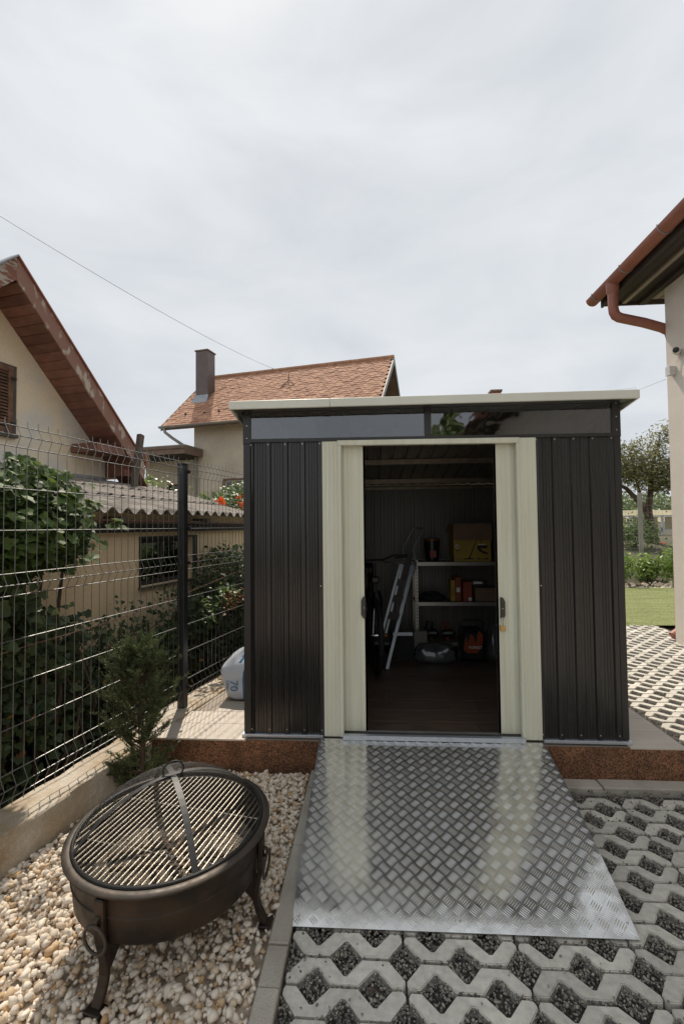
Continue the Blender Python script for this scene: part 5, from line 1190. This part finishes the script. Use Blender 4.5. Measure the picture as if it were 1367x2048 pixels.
fl.v = [(a, b_, zt(a, b_) + .05) for b_ in fy for a in fx]; fl.f = [(j * 11 + i, j * 11 + i + 1, (j + 1) * 11 + i + 1, (j + 1) * 11 + i) for j in range(5) for i in range(10)]
struct(fl.build('field', 'field', smooth=True))
# vineyard rows and wood on the rising ground far behind
n = 9000; P = np.stack([RNG.uniform(20, 75, n), 54 + 3 * RNG.integers(0, 6, n) + RNG.normal(0, .35, n)], -1)
z0 = np.array([zt(a, b_) for a, b_ in P]); pos = np.c_[P, z0 + RNG.random(n) * (1.5 + .8 * np.sin(P[:, 0] * .6) ** 2)]
vy = leaf_mass('vineyard', LEAF_V, LEAF_F, pos, RNG.normal(0, .6, (n, 3)) + np.array([0, -.5, .7]), RNG.uniform(.3, .55, n), 'far_leaf', None); tag(vy, 'far green vineyard rows on the rising ground', 'vineyard')

# tall thuja and a broad tree standing behind the viewer: they show only in the shed window
t = thing('thuja_tree', 'tall dark cypress mirrored in the right shed window', 'tree', (3.2, -13, -.07))
n = 2600; h = RNG.random(n) ** .8 * 8.5; a = RNG.uniform(0, 6.28, n); r = np.interp(h, [0, 1, 5, 8.5], [.7, .95, .7, .05]) * RNG.random(n) ** .4
leaf_mass('foliage', LEAF_V, LEAF_F, np.stack([3.2 + r * np.cos(a), -13 + r * np.sin(a), h], -1), RNG.normal(0, .7, (n, 3)) + np.array([0, .6, .4]), RNG.uniform(.18, .32, n), 'far_leaf', t)
MB().tube([(3.2, -13, -.08), (3.2, -13, 5)], [.14, .05], 6).build('trunk', 'bark', t)

# ================================================================== INSIDE THE SHED
FZ = SZ + .0005
su = thing('shelving_unit', 'grey steel boltless shelving unit against the shed back wall', 'shelf', (.95, 5.3, FZ))
X0, X1, Y0, Y1 = .458, 1.47, 5.10, 5.47
for x in (X0, X1 - .034):
    for y, s_ in ((Y0, 1), (Y1, -1)):
        MB().box(x, x + .034, y, y + .003 * s_, FZ, 1.262).box(x if x < 1 else x + .031, x + .003 if x < 1 else x + .034, y + .003 * s_, y + .034 * s_, FZ, 1.262).build('upright', 'shelf_steel', su)
hole = MB().box(-.005, .005, -.0012, 0, -.010, .010).mesh('slot'); hole.materials.append(MATS['print_black'])
for z in np.arange(.30, 1.25, .036):
    o = bpy.data.objects.new('slot', hole); COL.objects.link(o); o.location = (X0 + .017, Y0 - .0003, z); setpar(o, su)
for z in (1.225, .785, .345):
    MB().box(X0 + .036, X1 - .036, Y0 + .004, Y0 + .012, z - .028, z + .012).box(X0 + .036, X1 - .036, Y0 - .002, Y0 + .0035, z - .004, z + .012).box(X0 + .036, X1 - .036, Y1 - .012, Y1 - .004, z - .028, z + .012).build('beam', 'shelf_steel', su)
    MB().box(X0 + .005, X1 - .005, Y0 + .013, Y1 - .013, z - .002, z + .008).build('shelf_board', 'mdf', su)
# yellow vacuum cleaner carton
vb = thing('vacuum_carton', 'yellow printed vacuum cleaner carton with open brown flap on top shelf', 'box', (1.1, 5.25, 1.237))
x0, x1, y0, y1, z0, z1 = .892, 1.297, 5.13, 5.43, 1.2375, 1.66
MB().box(x0, x1, y0, y1, z0, z1).build('carton', 'box_yellow', vb, bevel=.003)
MB().add([(x0 - .0, y0 - .003, z1 - .004), (x1 + .01, y0 - .003, z1 - .004), (x1 + .012, y0 - .018, z1 - .185), (x0 + .004, y0 - .018, z1 - .185), (x0, y0 - .001, z1 + .0), (x1 + .01, y0 - .001, z1), (x1 + .012, y0 - .015, z1 - .185), (x0 + .004, y0 - .015, z1 - .185)],
         [(0, 1, 2, 3), (7, 6, 5, 4), (0, 4, 5, 1), (1, 5, 6, 2), (2, 6, 7, 3), (3, 7, 4, 0)]).build('flap', 'cardboard', vb)
MB().add([(x0 - .002, y0 + .01, z1 - .01), (x0 - .045, y0 + .01, z1 - .10), (x0 - .045, y1 - .01, z1 - .10), (x0 - .002, y1 - .01, z1 - .01), (x0 - .004, y0 + .01, z1 - .008), (x0 - .048, y0 + .01, z1 - .099), (x0 - .048, y1 - .01, z1 - .099), (x0 - .004, y1 - .01, z1 - .008)],
         [(0, 1, 2, 3), (7, 6, 5, 4), (0, 4, 5, 1), (1, 5, 6, 2), (2, 6, 7, 3), (3, 7, 4, 0)]).build('flap', 'box_yellow', vb)
yf = y0 - .0012
def prt(poly, m, y=yf): MB().prism(poly, 1, y, y + .001).build('print', m, vb)
disc = lambda cx, cz, r, n_=18: [(cx + r * math.cos(q), cz + r * math.sin(q)) for q in np.linspace(0, 2 * math.pi, n_, endpoint=False)]
prt(disc(.931, 1.405, .021), 'print_white'); prt(disc(.931, 1.405, .011, 8), 'print_black', yf - .0012)
prt([(.915, 1.358), (.958, 1.358), (.958, 1.362), (.915, 1.362)], 'print_black'); prt([(.915, 1.349), (.945, 1.349), (.945, 1.353), (.915, 1.353)], 'print_black')
prt([(1.135, 1.475), (1.143, 1.475), (1.073, 1.288), (1.060, 1.288)], 'print_black'); prt([(.996, 1.263), (1.112, 1.263), (1.107, 1.272), (1.076, 1.277), (1.07, 1.29), (1.056, 1.29), (1.05, 1.278), (1.0, 1.274)], 'print_black')
prt([(1.145, 1.405), (1.165, 1.418), (1.255, 1.415), (1.258, 1.385), (1.21, 1.383), (1.18, 1.39), (1.20, 1.36), (1.262, 1.335), (1.266, 1.318), (1.22, 1.325), (1.165, 1.355), (1.147, 1.385)], 'print_black')
prt([(1.178, 1.475), (1.188, 1.475), (1.195, 1.44), (1.186, 1.44)], 'print_black'); prt([(1.165, 1.43), (1.235, 1.432), (1.24, 1.419), (1.16, 1.419)], 'print_white')
prt([(1.14, 1.262), (1.262, 1.262), (1.262, 1.275), (1.245, 1.28), (1.235, 1.270), (1.175, 1.270), (1.165, 1.28), (1.145, 1.275)], 'print_black')
prt([(.915, 1.266), (.975, 1.266), (.975, 1.273), (.915, 1.273)], 'brown_fascia')
# black bucket with orange lid
bu = thing('bucket', 'black lidded bucket with orange rim on the top shelf', 'bucket', (.665, 5.3, 1.237))
MB().lathe([(.0, 1.2375), (.072, 1.2375), (.088, 1.45), (.088, 1.47), (.0, 1.47)], (.675, 5.30, 0), 28).build('pail', 'black_plastic', bu, smooth=True)
MB().lathe([(.0, 1.471), (.092, 1.471), (.092, 1.49), (.06, 1.494), (.0, 1.494)], (.672, 5.30, 0), 28).build('lid', 'tool_orange', bu, smooth=True)
MB().box(.64, .71, 5.2095, 5.2125, 1.28, 1.36).build('sticker', 'box_red', bu)
def carton(name, lab, x0, x1, y0, y1, z0, z1, m, marks=()):
    t = thing(name, lab, 'box', ((x0 + x1) / 2, (y0 + y1) / 2, z0)); MB().box(x0, x1, y0, y1, z0, z1).build('carton', m, t, bevel=.002)
    for (a, b_, c_, d_, mm) in marks: MB().box(a, b_, y0 - .001, y0 - .0001, c_, d_).build('print', mm, t)
ZM = .7975
carton('slim_box', 'slim yellow box standing on the middle shelf', .857, .903, 5.16, 5.34, ZM, 1.03, 'box_yellow', ((.872, .878, .85, .95, 'print_black'), (.884, .888, .84, .96, 'print_black')))
carton('orange_box', 'tall orange red box beside the slim yellow box', .906, .972, 5.16, 5.36, ZM, 1.065, 'tool_orange', ((.920, .958, .90, .95, 'print_white'), (.926, .95, .97, 1.02, 'box_red')))
carton('red_box', 'shorter red box with white sticker on the middle shelf', .990, 1.088, 5.155, 5.36, ZM, 1.015, 'box_red', ((1.048, 1.084, .805, .84, 'print_white'), (1.0, 1.03, .93, .99, 'tool_orange')))
carton('brown_carton', 'plain brown carton at the right of the middle shelf', 1.125, 1.43, 5.15, 5.40, ZM, .945, 'cardboard')
jr = thing('plastic_jar', 'clear plastic jar lying on the brown carton', 'jar', (1.17, 5.25, .946))
MB().tube([(1.095, 5.24, .987), (1.11, 5.24, .987), (1.225, 5.24, .987), (1.245, 5.24, .987)], [.030, .041, .041, .030], 18).build('jar', 'clear_plastic', jr, smooth=True)
MB().box(1.12, 1.21, 5.196, 5.199, .985, 1.01).build('jar_label', 'print_white', jr); MB().tube([(1.245, 5.24, .987), (1.27, 5.24, .987)], .030, 16).build('lid', 'print_black', jr)
# dark tool bag on the middle shelf
tb = thing('tool_pouch', 'black crumpled tool pouch lying on the middle shelf', 'bag', (.68, 5.25, ZM))
vs = []; 
for k_, (z, r) in enumerate(((0, .9), (.02, 1), (.05, .85), (.075, .4), (.08, 0))):
    for i in range(16): q = 2 * math.pi * i / 16; vs.append((.665 + .15 * r * math.cos(q) * (1 + .1 * math.sin(3 * q)), 5.26 + .09 * r * math.sin(q), ZM + .001 + z * (1 + .3 * math.sin(2 * q + k_))))
MB().add(vs, [(k_ * 16 + i, k_ * 16 + (i + 1) % 16, (k_ + 1) * 16 + (i + 1) % 16, (k_ + 1) * 16 + i) for k_ in range(4) for i in range(16)]).build('pouch', 'rubber', tb, smooth=True)
# lower shelf machines
for k_, (x, lab, m2) in enumerate(((.64, 'black power tool on the lowest shelf, left of the others', 'clear_plastic'), (.82, 'orange and black power tool on the lowest shelf', 'tool_orange'))):
    t = thing('power_tool', lab, 'tool', (x, 5.25, .354)); MB().tube([(x - .07, 5.23, .42), (x - .02, 5.23, .43), (x + .06, 5.23, .43), (x + .085, 5.23, .43)], [.028, .045, .048, .02], 12).build('motor_housing', 'black_plastic', t, smooth=True)
    MB().box(x - .02, x + .02, 5.20, 5.25, .354, .40).build('battery', m2, t, bevel=.006); MB().tube([(x, 5.23, .46), (x + .02, 5.24, .55), (x - .04, 5.24, .56), (x - .06, 5.23, .46)], .013, 8).build('handle', 'black_plastic' if k_ == 0 else 'tool_orange', t, smooth=True)
# orange black machine on the floor
mc = thing('power_machine', 'black and orange portable garden machine on the shed floor', 'machine', (1.02, 4.92, FZ))
MB().box(.90, 1.14, 4.80, 5.03, FZ + .03, .56).build('housing', 'black_plastic', mc, bevel=.03)
MB().prism([(.915, .36), (.93, .47), (.945, .49), (.958, .41), (.985, .52), (1.02, .50), (1.04, .42), (1.07, .56), (1.11, .52), (1.115, .46), (1.08, .37), (1.05, .33), (.95, .33)], 1, 4.790, 4.803).build('flame_panel', 'tool_orange', mc)
put_text('FOREST', .040, 'print_white', mc, Matrix.Translation((1.035, 4.7885, .385)) @ Matrix.Rotation(R(90), 4, 'X'))
MB().tube([(.90, 4.86, .50), (.89, 4.85, .63), (.93, 4.85, .655), (1.09, 4.85, .655), (1.13, 4.85, .63), (1.12, 4.86, .50)], .011, 8).build('carry_handle', 'rubber', mc, smooth=True)
for x in (.885, 1.155): MB().tube([(x - .014, 4.92, FZ + .07), (x + .014, 4.92, FZ + .07)], .068, 20).build('wheel', 'rubber', mc, smooth=True)
# plastic wrapped bundle
def bundle(name, lab, cx, cy, z0, hx, hy, hz, seed, m):
    rng = np.random.default_rng(seed); vs = []
    pr = [(0, .0), (.0, .9), (.25, 1.0), (.65, .98), (.9, .8), (1.0, .0)]
    for k_, (z, r) in enumerate(pr):
        for i in range(40):
            q = 2 * math.pi * i / 40; c_, s_ = math.cos(q), math.sin(q); w_ = 1 + .05 * math.sin(9 * q + 5 * z) + .03 * rng.normal()
            vs.append((cx + hx * r * w_ * math.copysign(abs(c_) ** .6, c_), cy + hy * r * w_ * math.copysign(abs(s_) ** .6, s_), z0 + hz * z * (1 + .12 * math.sin(5 * q) * (k_ > 2)) + .001))
    o = MB().add(vs, [(k_ * 40 + i, k_ * 40 + (i + 1) % 40, (k_ + 1) * 40 + (i + 1) % 40, (k_ + 1) * 40 + i) for k_ in range(5) for i in range(40)]).build(name, m, smooth=True, ang=180); tag(o, lab, 'bundle'); return o
bundle('wrapped_bundle', 'flat bundle wrapped in clear plastic on the shed floor', .645, 4.93, FZ, .215, .13, .17, 4, 'clear_plastic')
bundle('plastic_sack', 'crumpled clear plastic sack right of the orange machine', 1.33, 5.0, FZ, .14, .14, .34, 9, 'clear_plastic')
carton('grey_box', 'small dark grey box at the foot of the shelving upright', .43, .57, 5.0, 5.08, FZ, .50, 'sheet_lit')

# folded step ladder
ld = thing('step_ladder', 'folded aluminium step ladder with hoop handle leaning inside the shed', 'ladder', (.2, 4.75, FZ))
def lad(a, b_, r, nm='rail', m='ladder_alu'): return MB().band([a, b_], (Vector(b_) - Vector(a)).cross(Vector((0, 1, 0))), r, .022).build(nm, m, ld)
lad((.125, 4.62, FZ + .002), (.425, 4.98, 1.235), .030); lad((.155, 4.68, .30), (.448, 5.02, 1.24), .022)
lad((.085, 4.86, FZ + .30), (.305, 5.02, 1.255), .024); lad((.125, 4.90, .50), (.33, 5.04, 1.25), .020)
for t in (.25, .48, .71):
    a = Vector((.085, 4.88, .51)).lerp(Vector((.30, 5.03, 1.25)), t); b_ = Vector((.20, 4.70, .52)).lerp(Vector((.425, 4.99, 1.235)), t)
    MB().band([a, b_], Vector((.29, .2, .75)), .075, .014).build('step', 'sheet_lit', ld)
MB().tube([(.425, 4.98, 1.12), (.462, 5.02, 1.20), (.452, 5.02, 1.30), (.440, 5.03, 1.37), (.452, 5.04, 1.41), (.552, 5.06, 1.60), (.54, 5.09, 1.612), (.45, 5.13, 1.612), (.345, 5.11, 1.41), (.330, 5.10, 1.37), (.345, 5.09, 1.25)], .011, 10).build('hoop_handle', 'ladder_alu', ld, smooth=True)
for x, y in ((.415, 4.97), (.31, 5.02)): MB().box(x - .02, x + .04, y - .02, y + .03, 1.225, 1.262).build('hinge', 'black_plastic', ld, bevel=.005)

# bicycle seen from the front, mostly behind the left door
bk = thing('bicycle', 'black bicycle parked facing the door behind the left door leaf', 'bicycle', (.04, 4.6, FZ))
def wheel(cx, cy, cz, r, ya):
    d = Vector((math.sin(ya), math.cos(ya), 0)); up_ = Vector((0, 0, 1))
    ty = MB().tube([Vector((cx, cy, cz)) + d * r * math.cos(q) + up_ * r * math.sin(q) for q in np.linspace(0, 2 * math.pi, 49)], .027, 10, cap=False).build('tyre', 'rubber', bk, smooth=True)
    MB().tube([Vector((cx, cy, cz)) + d * (r - .03) * math.cos(q) + up_ * (r - .03) * math.sin(q) for q in np.linspace(0, 2 * math.pi, 49)], .012, 8, cap=False).build('rim', 'bike_black', ty, smooth=True)
    ax = Vector((d.y, -d.x, 0)); c0 = Vector((cx, cy, cz)); MB().tube([c0 - ax * .05, c0 + ax * .05], .018, 10).build('hub', 'chrome', ty, smooth=True)
    sp_ = MB()
    for i in range(20): q = 2 * math.pi * i / 20; sp_.tube([c0 + ax * (.03 if i % 2 else -.03), c0 + (d * math.cos(q) + up_ * math.sin(q)) * (r - .035)], .001, 3)
    stuff(sp_.build('spokes', 'chrome', ty))
WR = .335
wheel(.02, 4.50, FZ + WR + .027, WR, R(-8)); wheel(-.10, 5.40 - .12, FZ + WR + .027, WR, R(-6)) if False else None
wheel(-.06, 5.16, FZ + WR + .027, WR, R(-6))
hc = FZ + WR + .027
for sx in (-.06, .06): MB().tube([(.02 + sx, 4.50, hc), (.015 + sx, 4.60, FZ + .70), (.015 + sx * .6, 4.63, FZ + .78)], [.014, .018, .018], 8).build('fork_leg', 'bike_black', bk, smooth=True)
MB().tube([(.01, 4.64, FZ + .76), (.008, 4.68, FZ + 1.05)], .02, 10).build('head_tube', 'bike_black', bk, smooth=True)
MB().tube([(.008, 4.66, FZ + .86), (-.03, 4.98, FZ + .32)], .022, 8).tube([(.008, 4.67, FZ + .98), (-.04, 5.04, FZ + .80)], .018, 8).tube([(-.03, 4.98, FZ + .32), (-.045, 5.06, FZ + .92)], .017, 8).tube([(-.03, 4.98, FZ + .32), (-.06, 5.16, hc)], .012, 8).build('frame', 'bike_black', bk, smooth=True)
MB().tube([(-.38, 4.62, FZ + 1.10), (-.22, 4.58, FZ + 1.13), (-.08, 4.60, FZ + 1.09), (.10, 4.60, FZ + 1.09), (.20, 4.58, FZ + 1.135), (.34, 4.62, FZ + 1.13)], .013, 8).build('handlebar', 'bike_black', bk, smooth=True)
for x0, x1 in ((-.38, -.26), (.22, .345)): MB().tube([(x0, 4.60, FZ + 1.118), (x1, 4.61, FZ + 1.13)], .017, 10).build('grip', 'rubber', bk, smooth=True)
MB().tube([(.10, 4.57, FZ + 1.07), (.16, 4.55, FZ + 1.075), (.30, 4.56, FZ + 1.06)], .006, 6).build('brake_lever', 'chrome', bk, smooth=True)
MB().box(-.02, .06, 4.56, 4.60, FZ + .86, FZ + .93).build('lamp', 'black_plastic', bk, bevel=.012)
for x0, x1, z_ in ((.05, .16, FZ + .255), (-.17, -.06, FZ + .29)):
    pd = MB().box(x0, x1, 4.92, 5.0, z_, z_ + .018).build('pedal', 'black_plastic', bk, bevel=.003); MB().box(x0 + .02, x1 - .02, 4.914, 4.9195, z_ + .002, z_ + .016).build('reflector', 'reflector', pd)
    MB().tube([((x0 if x0 > 0 else x1), 4.96, z_ + .01), (-.03 + (.04 if x0 > 0 else -.04), 4.98, FZ + .30)], .009, 6).build('crank', 'chrome', bk)
MB().tube([(-.045, 5.06, FZ + .93), (-.045, 5.05, FZ + .98)], .012, 6).build('seat_post', 'chrome', bk)
MB().prism([(4.90, FZ + .985), (5.05, FZ + .985), (5.17, FZ + .99), (5.18, FZ + 1.02), (5.05, FZ + 1.01), (4.90, FZ + 1.005)], 0, -.09, .0).build('saddle', 'rubber', bk, bevel=.012)
lb = thing('spirit_level', 'bright bar lying on the floor beside the ladder foot', 'tool', (.33, 4.9, .47))
MB().box(.20, .42, 5.02, 5.045, .445, .485).build('bar', 'galv', lb, bevel=.003)
carton('low_crate', 'low dark crate under the bright bar beside the ladder', .18, .425, 4.98, 5.2, FZ, .444, 'rubber')

hc_ = MB().tube([(-.44, 3.166, 2.455), (-.30, 3.166, 2.455), (-.205, 3.166, 2.43), (-.160, 3.166, 2.38), (-.195, 3.166, 2.32), (-.230, 3.166, 2.27), (-.237, 3.166, 2.20)], [.003, .004, .006, .007, .007, .006, .005], 7).build('curved_strand', 'cable', smooth=True)  # thin black tube curving just behind the left pane
tag(hc_, 'black curved strand behind the left shed window', 'cable')

# a few fallen leaves
for (x, y, z, a, m, lab) in ((-1.50, 2.52, .035, .4, 'ivy_autumn', 'dry russet leaf lying on the pebbles by the concrete footing'), (2.62, 5.05, .006, 1.2, 'ivy_autumn', 'yellow leaf lying on the sunlit pavers beside the shed'), (-.02, 1.655, .006, 2.2, 'bark', 'dark brown seed husk lying on the pavers near the ramp')):
    k = .028 if m == 'bark' else .055
    o = MB().add([(x + k * (v[0] * math.cos(a) - v[1] * math.sin(a)), y + k * (v[0] * math.sin(a) + v[1] * math.cos(a)), z + k * (v[2] * 2 + .12)) for v in LEAF_V] + [(x + k * (v[0] * math.cos(a) - v[1] * math.sin(a)), y + k * (v[0] * math.sin(a) + v[1] * math.cos(a)), z + k * (v[2] * 2 + .09)) for v in LEAF_V],
                 [tuple(f) for f in LEAF_F] + [tuple(i + 7 for i in f[::-1]) for f in LEAF_F]).build('fallen_leaf' if m != 'bark' else 'seed_husk', m, recalc=False)
    tag(o, lab, 'leaf' if m != 'bark' else 'husk')
